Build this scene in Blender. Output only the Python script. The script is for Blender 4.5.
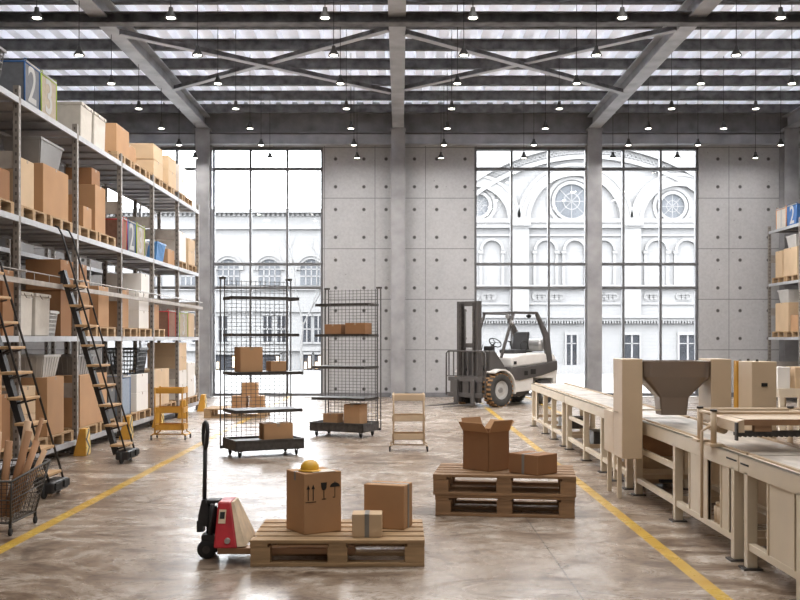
import bpy, bmesh, math, random
from mathutils import Vector, Matrix
random.seed(7)
PI = math.pi
for o in list(bpy.data.objects): bpy.data.objects.remove(o)
COL = bpy.context.scene.collection
SC = bpy.context.scene

# ------------------------------------------------------------------ camera
H = 1.57
cd = bpy.data.cameras.new('camera'); cam = bpy.data.objects.new('camera', cd); COL.objects.link(cam)
cam.location = (0, 0, H); cam.rotation_euler = (PI/2, 0, 0)
cd.sensor_width = 36; cd.lens = 45; cd.shift_y = 38/800; cd.clip_end = 400
SC.camera = cam

# ------------------------------------------------------------------ world, sun, fill lamps, exposure
w = bpy.data.worlds.new('sky'); SC.world = w; w.use_nodes = True
bg = w.node_tree.nodes['Background']
bg.inputs[0].default_value = (.95, .97, 1.0, 1); bg.inputs[1].default_value = 12
def area(name, loc, rot, sx, sy, power, col=(1, 1, 1)):
    l = bpy.data.lights.new(name, 'AREA'); l.shape = 'RECTANGLE'; l.size = sx; l.size_y = sy
    l.energy = power; l.color = col
    o = bpy.data.objects.new(name, l); COL.objects.link(o); o.location = loc; o.rotation_euler = rot; return o
sl = bpy.data.lights.new('sun', 'SUN'); sl.energy = 1.0; sl.angle = .02; sl.color = (1, .96, .9)
so = bpy.data.objects.new('sun', sl); COL.objects.link(so); so.rotation_euler = (math.radians(38), 0, math.radians(-24))
# added fill lamps: one under the closed front roof, one behind the camera
area('roof_fill', (0.6, 8.5, 7.3), (0, 0, 0), 7.5, 11, 480, (1, .96, .92))
area('front_fill', (1.0, -5.0, 4.2), (math.radians(82), 0, 0), 10, 5, 55, (1, .93, .86))
SC.view_settings.view_transform = 'Standard'; SC.view_settings.look = 'None'
SC.view_settings.gamma = 1; SC.view_settings.use_curve_mapping = False
SC.view_settings.exposure = 0.6

# ------------------------------------------------------------------ materials
def mat(name, c, r=.6, m=0, var=.12, sc=6, bump=0, stretch=None, spec=None, emit=None, c2=None):
    M = bpy.data.materials.new(name); M.use_nodes = True
    nt = M.node_tree; b = nt.nodes['Principled BSDF']
    b.inputs['Roughness'].default_value = r; b.inputs['Metallic'].default_value = m
    if spec is not None: b.inputs['Specular IOR Level'].default_value = spec
    tc = nt.nodes.new('ShaderNodeTexCoord'); mp = nt.nodes.new('ShaderNodeMapping')
    nt.links.new(tc.outputs['Object'], mp.inputs[0])
    if stretch: mp.inputs['Scale'].default_value = stretch
    n = nt.nodes.new('ShaderNodeTexNoise'); n.inputs['Scale'].default_value = sc; n.inputs['Detail'].default_value = 5
    nt.links.new(mp.outputs[0], n.inputs[0])
    rp = nt.nodes.new('ShaderNodeValToRGB'); nt.links.new(n.outputs[0], rp.inputs[0])
    a = tuple(max(0, x*(1-var)) for x in c); d = c2 or tuple(min(1, x*(1+var)) for x in c)
    rp.color_ramp.elements[0].position = .3; rp.color_ramp.elements[1].position = .7
    rp.color_ramp.elements[0].color = (*a, 1); rp.color_ramp.elements[1].color = (*d, 1)
    nt.links.new(rp.outputs[0], b.inputs['Base Color'])
    if bump:
        bp = nt.nodes.new('ShaderNodeBump'); bp.inputs['Strength'].default_value = bump; bp.inputs['Distance'].default_value = .01
        nt.links.new(n.outputs[0], bp.inputs['Height']); nt.links.new(bp.outputs[0], b.inputs['Normal'])
    if emit:
        b.inputs['Emission Color'].default_value = (*c, 1); b.inputs['Emission Strength'].default_value = emit
    return M
M = {}
M['card'] = mat('cardboard', (.46, .265, .135), .85, var=.07, sc=3)
M['card_dark'] = mat('cardboard_brown', (.30, .15, .068), .85, var=.08, sc=3)
M['card_pale'] = mat('cardboard_pale', (.60, .44, .28), .85, var=.06, sc=3)
M['card_white'] = mat('cardboard_white', (.78, .75, .71), .8, var=.04, sc=3)
M['tape'] = mat('packing_tape', (.34, .24, .15), .35, var=.05)
M['tape_grey'] = mat('grey_tape', (.22, .21, .19), .4, var=.08)
M['ink'] = mat('ink_print', (.012, .011, .01), .7, var=.1)
M['wood'] = mat('pallet_wood', (.41, .27, .145), .75, var=.28, sc=5, bump=.25, stretch=(.6, 6, 6))
M['wood_dark'] = mat('pallet_wood_brown', (.28, .165, .085), .75, var=.3, sc=5, bump=.25, stretch=(.6, 6, 6))
M['tread'] = mat('oak_tread', (.52, .33, .17), .6, var=.2, sc=6, stretch=(6, .6, 6))
M['roll'] = mat('cardboard_tube', (.40, .215, .11), .75, var=.25, sc=5, stretch=(3, 3, .5))
M['roll_pale'] = mat('cardboard_tube_pale', (.56, .38, .24), .75, var=.15, sc=5, stretch=(3, 3, .5))
M['galv'] = mat('galvanised_steel', (.38, .36, .34), .5, .3, var=.15, sc=14)
M['shelf'] = mat('shelf_steel', (.27, .27, .285), .55, .1, var=.1, sc=9)
M['edge'] = mat('light_shelf_edge', (.44, .45, .47), .5, .1, var=.08, sc=9)
M['brace'] = mat('brace_steel', (.38, .34, .30), .6, .2, var=.15, sc=9)
M['black'] = mat('black_steel', (.022, .021, .022), .5, 0, var=.25, sc=9)
M['rubber'] = mat('black_rubber', (.02, .02, .02), .8, var=.2)
M['iron'] = mat('dark_iron', (.075, .068, .064), .5, .4, var=.35, sc=16)
M['wire'] = mat('wire_steel', (.09, .085, .08), .5, .5, var=.2)
M['beam'] = mat('roof_beam_steel', (.40, .41, .43), .5, .25, var=.2, sc=2.2, c2=(.5, .51, .53))
M['column'] = mat('column_steel', (.31, .305, .31), .65, .1, var=.22, sc=2.5)
M['purlin'] = mat('purlin_steel', (.13, .127, .127), .6, .2, var=.5, sc=5)
M['girder'] = mat('girder_steel', (.22, .22, .23), .55, .2, var=.25, sc=3)
M['frame'] = mat('window_frame_steel', (.14, .14, .145), .5, .2, var=.15)
M['cream'] = mat('cream_paint', (.62, .48, .33), .45, var=.04, sc=4)
M['cream_white'] = mat('pale_cream_paint', (.70, .60, .46), .45, var=.04, sc=4)
M['tan_paint'] = mat('tan_paint', (.45, .33, .21), .5, var=.06, sc=4)
M['brown_sheet'] = mat('brown_sheet_metal', (.34, .19, .10), .5, .1, var=.15, sc=5)
M['bronze'] = mat('brushed_bronze', (.25, .20, .165), .35, .5, var=.04, sc=3)
M['belt'] = mat('conveyor_belt', (.50, .455, .40), .4, var=.38, sc=3.5, stretch=(2, .6, 2))
M['ochre'] = mat('ochre_paint', (.62, .32, .045), .5, var=.12, sc=6)
M['yellow'] = mat('yellow_plastic', (.75, .43, .04), .35, var=.07)
M['red'] = mat('red_paint', (.42, .022, .03), .38, var=.25, sc=7)
M['worn_cream'] = mat('worn_sticker', (.62, .48, .33), .6, var=.2, sc=12)
M['grey_fabric'] = mat('grey_felt', (.17, .18, .20), .9, var=.1, sc=20)
M['beige_fabric'] = mat('beige_felt', (.42, .36, .28), .9, var=.1, sc=20)
M['brown_fabric'] = mat('brown_felt', (.25, .13, .09), .9, var=.12, sc=20)
M['blue'] = mat('blue_trim', (.04, .13, .34), .7, var=.1)
M['green'] = mat('green_trim', (.38, .52, .06), .7, var=.1)
M['redtrim'] = mat('red_trim', (.55, .05, .06), .7, var=.1)
M['orange'] = mat('orange_trim', (.62, .24, .07), .7, var=.1)
M['digit'] = mat('pale_print', (.46, .46, .45), .8, var=.05)
M['bin_grey'] = mat('grey_plastic', (.24, .235, .23), .5, var=.08)
M['bin_light'] = mat('light_plastic', (.55, .54, .52), .5, var=.06)
M['bin_dark'] = mat('charcoal_plastic', (.05, .05, .052), .5, var=.1)
M['crate_blue'] = mat('blue_plastic', (.08, .24, .50), .5, var=.08)
M['bluegrey'] = mat('blue_grey_fabric', (.30, .36, .44), .9, var=.08, sc=20)
M['offwhite'] = mat('off_white_canvas', (.62, .58, .52), .9, var=.06, sc=12)
M['fl_dark'] = mat('forklift_dark_paint', (.095, .088, .084), .4, .1, var=.08)
M['fl_white'] = mat('forklift_white_paint', (.80, .77, .73), .35, var=.04)
M['tyre'] = mat('tyre_rubber', (.06, .056, .052), .85, var=.2, sc=12)
M['clay'] = mat('clay_dust', (.40, .23, .11), .95, var=.3, sc=14)
M['steelgrey'] = mat('steel_grey', (.42, .41, .40), .35, .6, var=.1)
M['stone'] = mat('pale_stone', (.115, .112, .112), .9, var=.06, sc=.9)
M['stone2'] = mat('pale_stone_trim', (.11, .108, .107), .9, var=.07, sc=1.6)
M['outglass'] = mat('dark_window_glass', (.018, .019, .022), .8, var=.3, sc=2, spec=.1)
M['roundglass'] = mat('pale_window_glass', (.055, .058, .063), .8, var=.15, sc=2, spec=.1)
M['paving'] = mat('pale_paving', (.12, .118, .116), .9, var=.06, sc=.6)
M['bark'] = mat('grey_bark', (.08, .078, .076), .9, var=.2)
M['paper'] = mat('paper', (.75, .70, .62), .8, var=.04)
M['bulb'] = mat('lamp_glow', (1, .93, .82), .5, emit=9)
M['shade'] = mat('lamp_shade_steel', (.06, .058, .055), .45, .4, var=.2)
M['shade_in'] = mat('white_enamel', (.8, .78, .74), .4, var=.03)

M['deck'] = mat('white_roof_sheet', (.84, .85, .90), .55, var=.05, sc=3)
TRANS = .026
def roof_mix():       # slight translucency added to brighten the underside of the deck
    nt = M['deck'].node_tree; b = nt.nodes['Principled BSDF']; out = nt.nodes['Material Output']
    tr = nt.nodes.new('ShaderNodeBsdfTranslucent'); tr.inputs[0].default_value = (.86, .87, .92, 1)
    mx = nt.nodes.new('ShaderNodeMixShader'); mx.inputs[0].default_value = TRANS
    nt.links.new(b.outputs[0], mx.inputs[1]); nt.links.new(tr.outputs[0], mx.inputs[2]); nt.links.new(mx.outputs[0], out.inputs[0])
roof_mix()
def glass_mat():
    m = bpy.data.materials.new('clear_glass'); m.use_nodes = True; nt = m.node_tree; nt.nodes.clear()
    out = nt.nodes.new('ShaderNodeOutputMaterial'); t = nt.nodes.new('ShaderNodeBsdfTransparent'); g = nt.nodes.new('ShaderNodeBsdfGlossy')
    t.inputs[0].default_value = (.97, .98, .985, 1); g.inputs['Roughness'].default_value = .02
    f = nt.nodes.new('ShaderNodeFresnel'); f.inputs[0].default_value = 1.35
    mx = nt.nodes.new('ShaderNodeMixShader')
    nt.links.new(f.outputs[0], mx.inputs[0]); nt.links.new(t.outputs[0], mx.inputs[1]); nt.links.new(g.outputs[0], mx.inputs[2]); nt.links.new(mx.outputs[0], out.inputs[0])
    return m
M['glass'] = glass_mat()

class NT:
    def __init__(s, name):
        s.m = bpy.data.materials.new(name); s.m.use_nodes = True; s.nt = s.m.node_tree
        s.b = s.nt.nodes['Principled BSDF']; tc = s.nt.nodes.new('ShaderNodeTexCoord'); s.obj = tc.outputs['Object']
        sp = s.nt.nodes.new('ShaderNodeSeparateXYZ'); s.L(s.obj, sp.inputs[0]); s.x, s.y, s.z = sp.outputs
    def L(s, a, b): s.nt.links.new(a, b)
    def math(s, op, a, b=None, c=None):
        n = s.nt.nodes.new('ShaderNodeMath'); n.operation = op
        for i, v in enumerate((a, b, c)):
            if v is None: continue
            if isinstance(v, (int, float)): n.inputs[i].default_value = v
            else: s.L(v, n.inputs[i])
        return n.outputs[0]
    def noise(s, scale, detail=6, stretch=(1, 1, 1), rough=.6, dist=0):
        mp = s.nt.nodes.new('ShaderNodeMapping'); mp.inputs['Scale'].default_value = stretch; s.L(s.obj, mp.inputs[0])
        n = s.nt.nodes.new('ShaderNodeTexNoise'); n.inputs['Scale'].default_value = scale; n.inputs['Detail'].default_value = detail
        n.inputs['Roughness'].default_value = rough; n.inputs['Distortion'].default_value = dist
        s.L(mp.outputs[0], n.inputs[0]); return n.outputs[0]
    def ramp(s, v, stops):
        r = s.nt.nodes.new('ShaderNodeValToRGB'); e = r.color_ramp.elements
        while len(e) < len(stops): e.new(.5)
        for i, (p, c) in enumerate(stops):
            e[i].position = p; e[i].color = (*c, 1) if len(c) == 3 else c
        s.L(v, r.inputs[0]); return r.outputs[0]
    def mix(s, f, a, b, mode='MIX'):
        n = s.nt.nodes.new('ShaderNodeMix'); n.data_type = 'RGBA'; n.blend_type = mode
        for i, v in ((0, f), (6, a), (7, b)):
            if isinstance(v, (int, float)): n.inputs[i].default_value = v
            elif isinstance(v, tuple): n.inputs[i].default_value = (*v, 1)
            else: s.L(v, n.inputs[i])
        return n.outputs[2]
    def band(s, coord, c, w): return s.math('LESS_THAN', s.math('ABSOLUTE', s.math('SUBTRACT', coord, c)), w)

def floor_mat():
    n = NT('worn_polished_concrete')
    big = n.noise(.28, 5, (.8, 1.2, 1)); mid = n.noise(1.0, 12, (.8, 1.1, 1), .72, 2.6); fine = n.noise(5, 12, (.8, 1.1, 1), .78, 3)
    c = n.ramp(mid, [(.38, (.19, .13, .09)), (.47, (.41, .33, .26)), (.55, (.62, .55, .485)), (.64, (.78, .73, .68))])
    c = n.mix(1.0, c, n.ramp(fine, [(.38, (.40, .35, .30)), (.47, (.80, .77, .74)), (.56, (1, 1, 1))]), 'MULTIPLY')
    c = n.mix(.8, c, n.ramp(big, [(.40, (.62, .56, .50)), (.60, (1, 1, 1))]), 'MULTIPLY')
    wv = n.nt.nodes.new('ShaderNodeTexWave'); wv.wave_type = 'RINGS'; wv.inputs['Scale'].default_value = .55; wv.inputs['Distortion'].default_value = 22
    wv.inputs['Detail'].default_value = 3; wv.inputs['Detail Scale'].default_value = .8; n.L(n.obj, wv.inputs[0])
    c = n.mix(.55, c, n.ramp(wv.outputs[1], [(.0, (.55, .5, .45)), (.12, (1, 1, 1))]), 'MULTIPLY')
    # scuffed arcs of tyre marks
    v = n.nt.nodes.new('ShaderNodeTexVoronoi'); v.inputs['Scale'].default_value = .42; n.L(n.obj, v.inputs[0])
    ring = n.math('SINE', n.math('MULTIPLY', v.outputs['Distance'], 58))
    ringm = n.math('MULTIPLY', n.math('GREATER_THAN', ring, .9), n.math('GREATER_THAN', n.noise(.9, 3), .54))
    c = n.mix(n.math('MULTIPLY', ringm, .4), c, (.10, .078, .06))
    joint = n.math('MAXIMUM', n.band(n.x, -3.56, .006), n.band(n.x, 1.1, .006))
    for yy in (10.4, 15.3, 20.2, 25.1): joint = n.math('MAXIMUM', joint, n.band(n.y, yy, .008))
    c = n.mix(n.math('MULTIPLY', joint, .6), c, (.06, .05, .04))
    line = n.math('MAXIMUM', n.band(n.x, -2.96, .055), n.math('MAXIMUM', n.band(n.x, 1.95, .05), n.band(n.x, 3.36, .05)))
    wear = n.math('GREATER_THAN', n.noise(14, 6, (1, .7, 1), .7), .36)
    line = n.math('MULTIPLY', line, n.math('ADD', n.math('MULTIPLY', wear, .35), .55))
    c = n.mix(line, c, n.ramp(n.noise(3), [(.3, (.56, .32, .03)), (.7, (.68, .45, .06))]))
    n.L(c, n.b.inputs['Base Color'])
    n.b.inputs['Specular IOR Level'].default_value = .6
    r = n.ramp(mid, [(.3, (.40,)*3), (.7, (.17,)*3)]); n.L(r, n.b.inputs['Roughness'])
    bp = n.nt.nodes.new('ShaderNodeBump'); bp.inputs['Strength'].default_value = .03; bp.inputs['Distance'].default_value = .01
    n.L(fine, bp.inputs['Height']); n.L(bp.outputs[0], n.b.inputs['Normal'])
    return n.m
M['floor'] = floor_mat()
P = 1.345
def concrete_mat():
    n = NT('cast_concrete_panels')
    a = n.noise(.7, 8, (1, 1, .6), .65); f = n.noise(16, 8)
    c = n.ramp(a, [(.3, (.40, .40, .405)), (.7, (.49, .49, .495))])
    c = n.mix(.25, c, n.ramp(f, [(.35, (.33, .32, .315)), (.65, (.54, .53, .525))]))
    vo = n.nt.nodes.new('ShaderNodeTexVoronoi'); vo.inputs['Scale'].default_value = 3.2; n.L(n.obj, vo.inputs[0])
    c = n.mix(n.math('MULTIPLY', n.math('LESS_THAN', vo.outputs['Distance'], .05), .5), c, (.14, .13, .13))
    u = n.math('SUBTRACT', n.math('FRACT', n.math('DIVIDE', n.math('ADD', n.x, 20*P+.665), P)), .5)   # -.5..+.5 in each panel
    v = n.math('SUBTRACT', n.math('FRACT', n.math('DIVIDE', n.math('ADD', n.z, 10*P+.09), P)), .5)
    jl = n.math('MAXIMUM', n.math('GREATER_THAN', n.math('ABSOLUTE', u), .494), n.math('GREATER_THAN', n.math('ABSOLUTE', v), .493))
    c = n.mix(n.math('MULTIPLY', jl, .75), c, (.10, .10, .10))
    du = n.math('SUBTRACT', n.math('ABSOLUTE', u), .28); dv = n.math('SUBTRACT', n.math('ABSOLUTE', v), .275)
    dd = n.math('SQRT', n.math('ADD', n.math('MULTIPLY', du, du), n.math('MULTIPLY', dv, dv)))
    c = n.mix(n.math('LESS_THAN', dd, .037), c, (.20, .195, .19)); c = n.mix(n.math('LESS_THAN', dd, .024), c, (.065, .063, .062))
    n.L(c, n.b.inputs['Base Color']); n.b.inputs['Roughness'].default_value = .75
    return n.m
M['concrete'] = concrete_mat()
def brickstone():
    n = NT('coursed_pale_stone')
    br = n.nt.nodes.new('ShaderNodeTexBrick'); mp = n.nt.nodes.new('ShaderNodeMapping'); mp.inputs['Rotation'].default_value = (PI/2, 0, 0)
    n.L(n.obj, mp.inputs[0]); n.L(mp.outputs[0], br.inputs[0]); br.inputs['Scale'].default_value = 1.6; br.inputs['Mortar Size'].default_value = .012
    br.inputs['Color1'].default_value = (.112, .11, .11, 1); br.inputs['Color2'].default_value = (.105, .104, .104, 1); br.inputs['Mortar'].default_value = (.087, .086, .085, 1)
    n.L(br.outputs[0], n.b.inputs['Base Color']); n.b.inputs['Roughness'].default_value = .9; return n.m
M['brickstone'] = brickstone()
def hazard():
    n = NT('black_yellow_stripes')
    t = n.math('FRACT', n.math('MULTIPLY', n.math('ADD', n.math('MULTIPLY', n.math('ABSOLUTE', n.math('SUBTRACT', n.math('FRACT', n.math('MULTIPLY', n.z, 4.5)), .5)), .9), n.math('MULTIPLY', n.y, 4)), 1.6))
    n.L(n.mix(n.math('GREATER_THAN', t, .6), (.72, .50, .12), (.03, .03, .03)), n.b.inputs['Base Color']); n.b.inputs['Roughness'].default_value = .5; return n.m
M['hazard'] = hazard()

# ------------------------------------------------------------------ mesh helpers
class MB:
    def __init__(s): s.v = []; s.f = []; s.sm = []
    def add(s, vs, fs, smooth=False):
        k = len(s.v); s.v += [tuple(p) for p in vs]; s.f += [tuple(i+k for i in f) for f in fs]; s.sm += [smooth]*len(fs); return s
    def box(s, x0, x1, y0, y1, z0, z1):
        x0, x1 = sorted((x0, x1)); y0, y1 = sorted((y0, y1)); z0, z1 = sorted((z0, z1))
        return s.add([(x0,y0,z0),(x1,y0,z0),(x1,y1,z0),(x0,y1,z0),(x0,y0,z1),(x1,y0,z1),(x1,y1,z1),(x0,y1,z1)],
                     [(0,3,2,1),(4,5,6,7),(0,1,5,4),(1,2,6,5),(2,3,7,6),(3,0,4,7)])
    def hexa(s, b, t):   # 4 bottom + 4 top points, counter-clockwise seen from above
        return s.add(list(b)+list(t), [(0,3,2,1),(4,5,6,7),(0,1,5,4),(1,2,6,5),(2,3,7,6),(3,0,4,7)])
    def bar(s, a, b, w, h=None, up=(0,0,1)):
        h = h or w; a = Vector(a); b = Vector(b); d = (b-a).normalized(); up = Vector(up)
        if abs(d.dot(up)) > .98: up = Vector((0,1,0)) if abs(d.y) < .9 else Vector((1,0,0))
        r = d.cross(up).normalized()*w/2; u = r.cross(d).normalized()*h/2
        return s.hexa([a-r-u, a+r-u, b+r-u, b-r-u], [a-r+u, a+r+u, b+r+u, b-r+u])
    def tube(s, pts, r, n=8, caps=True):
        pts = [Vector(p) for p in pts]; k = len(pts); vs = []; fs = []
        pr = None
        for i, p in enumerate(pts):
            d = (pts[min(i+1,k-1)]-pts[max(i-1,0)]).normalized()
            if pr is None:
                pr = d.orthogonal().normalized()
            else:
                pr = (pr - d*pr.dot(d)).normalized()
            q = d.cross(pr); rr = r[i] if isinstance(r, (list, tuple)) else r
            vs += [p + (pr*math.cos(2*PI*j/n)+q*math.sin(2*PI*j/n))*rr for j in range(n)]
        for i in range(k-1):
            for j in range(n): fs.append((i*n+j, i*n+(j+1)%n, (i+1)*n+(j+1)%n, (i+1)*n+j))
        s.add(vs, fs, True)
        if caps:
            b = len(s.v)-k*n; s.f += [tuple(b+j for j in reversed(range(n))), tuple(b+(k-1)*n+j for j in range(n))]; s.sm += [False]*2
        return s
    def lathe(s, prof, n=20, axis='z', c=(0,0,0), smooth=True, caps=True):  # prof: (r, h) list
        vs = []; fs = []; c = Vector(c)
        for r, h in prof:
            for j in range(n):
                a = 2*PI*j/n; p = (r*math.cos(a), r*math.sin(a), h)
                if axis == 'y': p = (p[0], h, p[1]*-1)
                if axis == 'x': p = (h, p[0], p[1])
                vs.append(c+Vector(p))
        for i in range(len(prof)-1):
            for j in range(n): fs.append((i*n+j, i*n+(j+1)%n, (i+1)*n+(j+1)%n, (i+1)*n+j))
        k0 = len(s.v); s.add(vs, fs, smooth)
        if caps and prof[0][0] > 1e-4: s.f.append(tuple(k0+j for j in reversed(range(n)))); s.sm.append(False)
        if caps and prof[-1][0] > 1e-4: s.f.append(tuple(k0+(len(prof)-1)*n+j for j in range(n))); s.sm.append(False)
        return s
    def prism(s, poly, a, b, axis='y'):   # poly in the other two axes (x,z for y; y,z for x; x,y for z)
        def P3(p, t): return {'y': (p[0], t, p[1]), 'x': (t, p[0], p[1]), 'z': (p[0], p[1], t)}[axis]
        n = len(poly); vs = [P3(p, a) for p in poly]+[P3(p, b) for p in poly]
        return s.add(vs, [tuple(reversed(range(n))), tuple(range(n, 2*n))]+[(i, (i+1)%n, n+(i+1)%n, n+i) for i in range(n)])
    def ring(s, cx, cz, r0, r1, y0, y1, a0=0, a1=PI, n=24):   # arch / ring band standing in the xz plane
        vs = []; fs = []
        for i in range(n+1):
            a = a0+(a1-a0)*i/n; c, q = math.cos(a), math.sin(a)
            vs += [(cx+r0*c, y0, cz+r0*q), (cx+r1*c, y0, cz+r1*q), (cx+r1*c, y1, cz+r1*q), (cx+r0*c, y1, cz+r0*q)]
        for i in range(n):
            b = i*4
            for j in range(4): fs.append((b+j, b+(j+1)%4, b+4+(j+1)%4, b+4+j))
        fs += [(0,1,2,3), (n*4+3, n*4+2, n*4+1, n*4)]
        return s.add(vs, fs)
    def mesh(s, name, m):
        me = bpy.data.meshes.new(name); me.from_pydata([tuple(v) for v in s.v], [], s.f)
        me.polygons.foreach_set('use_smooth', s.sm)
        me.materials.append(M[m] if isinstance(m, str) else m)
        bm = bmesh.new(); bm.from_mesh(me); bmesh.ops.recalc_face_normals(bm, faces=bm.faces); bm.to_mesh(me); bm.free()
        return me
    def build(s, name, m, parent=None, loc=(0,0,0), rz=0, bevel=0):
        o = bpy.data.objects.new(name, s.mesh(name, m)); COL.objects.link(o)
        o.location = loc; o.rotation_euler = (0, 0, rz)
        if parent: o.parent = parent
        if bevel:
            b = o.modifiers.new('bevel', 'BEVEL'); b.width = bevel; b.segments = 2; b.limit_method = 'ANGLE'
        return o
def tag(o, label=None, cat=None, group=None, kind=None):
    if label: o['label'] = label
    if cat: o['category'] = cat
    if group: o['group'] = group
    if kind: o['kind'] = kind
    return o
def thing(name, label, cat, loc=(0,0,0), rz=0, group=None):
    o = bpy.data.objects.new(name, None); COL.objects.link(o); o.empty_display_size = .1
    o.location = loc; o.rotation_euler = (0, 0, rz); return tag(o, label, cat, group)
def struct(name, mb, m, **k): return tag(mb.build(name, m, **k), kind='structure')
KIDS = {}
def copy_tree(o, parent=None, loc=None, rz=None, label=None, group=None):
    c = o.copy(); COL.objects.link(c)
    if parent: c.parent = parent
    if loc is not None: c.location = loc
    if rz is not None: c.rotation_euler = (0, 0, rz)
    if label: c['label'] = label
    if group: c['group'] = group
    for ch in [q for q in bpy.data.objects if q.parent == o]: copy_tree(ch, c)
    return c
def text(s, size, name, m, parent, loc, rot, sx=1, ext=.0012, font_bold=.0):
    cu = bpy.data.curves.new(name, 'FONT'); cu.body = s; cu.size = size; cu.extrude = ext; cu.align_x = 'CENTER'; cu.align_y = 'CENTER'; cu.offset = font_bold
    t = bpy.data.objects.new('t', cu); me = bpy.data.meshes.new_from_object(t); bpy.data.objects.remove(t)
    me.materials.clear(); me.materials.append(M[m]); me.name = name
    o = bpy.data.objects.new(name, me); COL.objects.link(o); o.parent = parent; o.location = loc; o.rotation_euler = rot; o.scale = (sx, 1, 1); return o

# ================================================================== ROOM SHELL
YB = 26.6
struct('floor', MB().box(-10.6, 10.9, -6, YB+.3, -.2, 0), 'floor')
XW1a, XW1b, XW2a, XW2b = -7.95, -2.05, 1.98, 7.95
mb = MB()
mb.box(XW1b, XW2a, YB, YB+.3, 0, 7.9); mb.box(XW2b, 10.9, YB, YB+.3, 0, 7.9); mb.box(-10.6, XW1a, YB, YB+.3, 0, 7.9)
mb.box(XW1a, XW1b, YB, YB+.3, 6.66, 7.9); mb.box(XW2a, XW2b, YB, YB+.3, 6.66, 7.9)
struct('wall_back', mb, 'concrete')
struct('wall_right', MB().box(10.9, 11.2, -6, YB+.3, 0, 7.9), 'concrete')
struct('wall_front', MB().box(-10.9, 11.2, -6.3, -6, 0, 7.9), 'concrete')
struct('wall_left', MB().box(-10.9, -10.6, -6, YB+.3, 0, 7.9), 'concrete')

def big_window(name, xs, x0, x1):
    f = MB()
    for x in xs: f.box(x-.028, x+.028, YB+.06, YB+.2, .05, 6.66)
    for z in (.06, 2.91, 3.54, 6.08, 6.62): f.box(x0, x1, YB+.05, YB+.21, z-.036, z+.036)
    o = struct(name, f, 'frame')
    MB().box(x0, x1, YB+.125, YB+.135, .05, 6.66).build('pane', 'glass', o)
s_ = (XW1b-XW1a)/6
big_window('window_1', [XW1a+.035+s_*k*(1-.012/6) for k in range(6)]+[XW1b-.035], XW1a, XW1b)
s_ = (XW2b-XW2a)/6
big_window('window_2', [XW2a+.035]+[XW2a+s_*k for k in range(1, 6)]+[XW2b-.035], XW2a, XW2b)
struct('baseboard_back', MB().box(XW1b, XW2a, YB-.03, YB, 0, .12).box(XW2b, 10.9, YB-.03, YB, 0, .12), 'girder')

# roof deck (trapezoid ribs along the hall) from the first visible bay to the back wall
mb = MB(); per = .43; x = -10.6; pts = []
while x < 10.9:
    pts += [(x, 7.84), (x+.16, 7.84), (x+.20, 7.66), (x+.39, 7.66)]; x += per
vs = [(a, 13.5, b) for a, b in pts]+[(a, YB+.3, b) for a, b in pts]; n_ = len(pts)
mb.add(vs, [(i, i+1, n_+i+1, n_+i) for i in range(n_-1)])
struct('ceiling', mb, 'deck')
struct('ceiling_front', MB().box(-10.9, 11.2, -6, 13.5, 7.66, 7.8), 'shelf')
# purlins across the hall
def ibeam_x(mb, y, z0, z1, x0, x1, fw=.1, t=.014):
    mb.box(x0, x1, y-t/2, y+t/2, z0, z1).box(x0, x1, y-fw/2, y+fw/2, z0, z0+.016).box(x0, x1, y-fw/2, y+fw/2, z1-.016, z1); return mb
tn = 0
def trim(mb, m):
    global tn; tn += 1; return struct('trim_%d' % tn, mb, m)
for k in range(9):
    y = 26.05-1.42*k
    if y < 14: break
    trim(ibeam_x(MB(), y, 7.43, 7.65, -10.6, 10.9, .12, .02), 'purlin')
# long roof beams along the hall, with plate flanges
CX = (-10.3, -5.17, -.05, 5.1, 10.25)
for cx in CX:
    mb = MB().box(cx-.012, cx+.012, 0, YB-.1, 7.12, 7.43).box(cx-.15, cx+.15, 0, YB-.1, 7.07, 7.10).box(cx-.15, cx+.15, 0, YB-.1, 7.40, 7.43)
    trim(mb, 'beam')
# cross girders and the spandrel girder on the back wall
trim(MB().box(-10.6, 10.9, 17.15, 17.18, 6.98, 7.14).box(-10.6, 10.9, 17.05, 17.28, 6.95, 6.975).box(-10.6, 10.9, 17.05, 17.28, 7.12, 7.14), 'purlin')
trim(MB().box(-10.6, 10.9, 16.2, 16.24, 7.15, 7.4).box(-10.6, 10.9, 16.12, 16.32, 7.12, 7.15), 'purlin')
trim(MB().box(-10.6, 10.9, 26.42, 26.46, 7.0, 7.5).box(-10.6, 10.9, 26.2, 26.6, 7.5, 7.53).box(-10.6, 10.9, 26.3, 26.6, 6.97, 7.0), 'girder')
trim(MB().box(-10.6, 10.9, 26.38, 26.58, 6.70, 6.95).box(-10.6, 10.9, 26.3, 26.6, 6.68, 6.70), 'beam')
# flat X bracing between the roof beams
def brace(xa, xb):
    for (p, q, dz) in (((xa, 17.9), (xb, 22.2), 0), ((xb, 17.9), (xa, 22.2), .075)):
        o = trim(MB().bar((p[0], p[1], 7.05+dz), (q[0], q[1], 7.05+dz), .02, .10), 'purlin'); MB().bar((p[0], p[1], 6.995+dz), (q[0], q[1], 6.995+dz), .13, .012).build('flange', 'edge', o)  # same steel throughout; the lighter flange colour stands in for light from below
brace(-5.02, -.2); brace(.1, 4.95)
# columns along the back wall
for cx in CX:
    mb = MB(); y0, y1 = 26.16, 26.56; hw = .185
    mb.box(cx-hw, cx+hw, y0, y0+.025, 0, 7.07).box(cx-hw, cx+hw, y1-.025, y1, 0, 7.07).box(cx-.012, cx+.012, y0+.025, y1-.025, 0, 7.07)
    mb.box(cx-hw-.03, cx+hw+.03, y0-.03, y1, 0, .03).box(cx-hw-.02, cx+hw+.02, y0-.02, y1, 7.0, 7.06)
    trim(mb, 'column')

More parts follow.
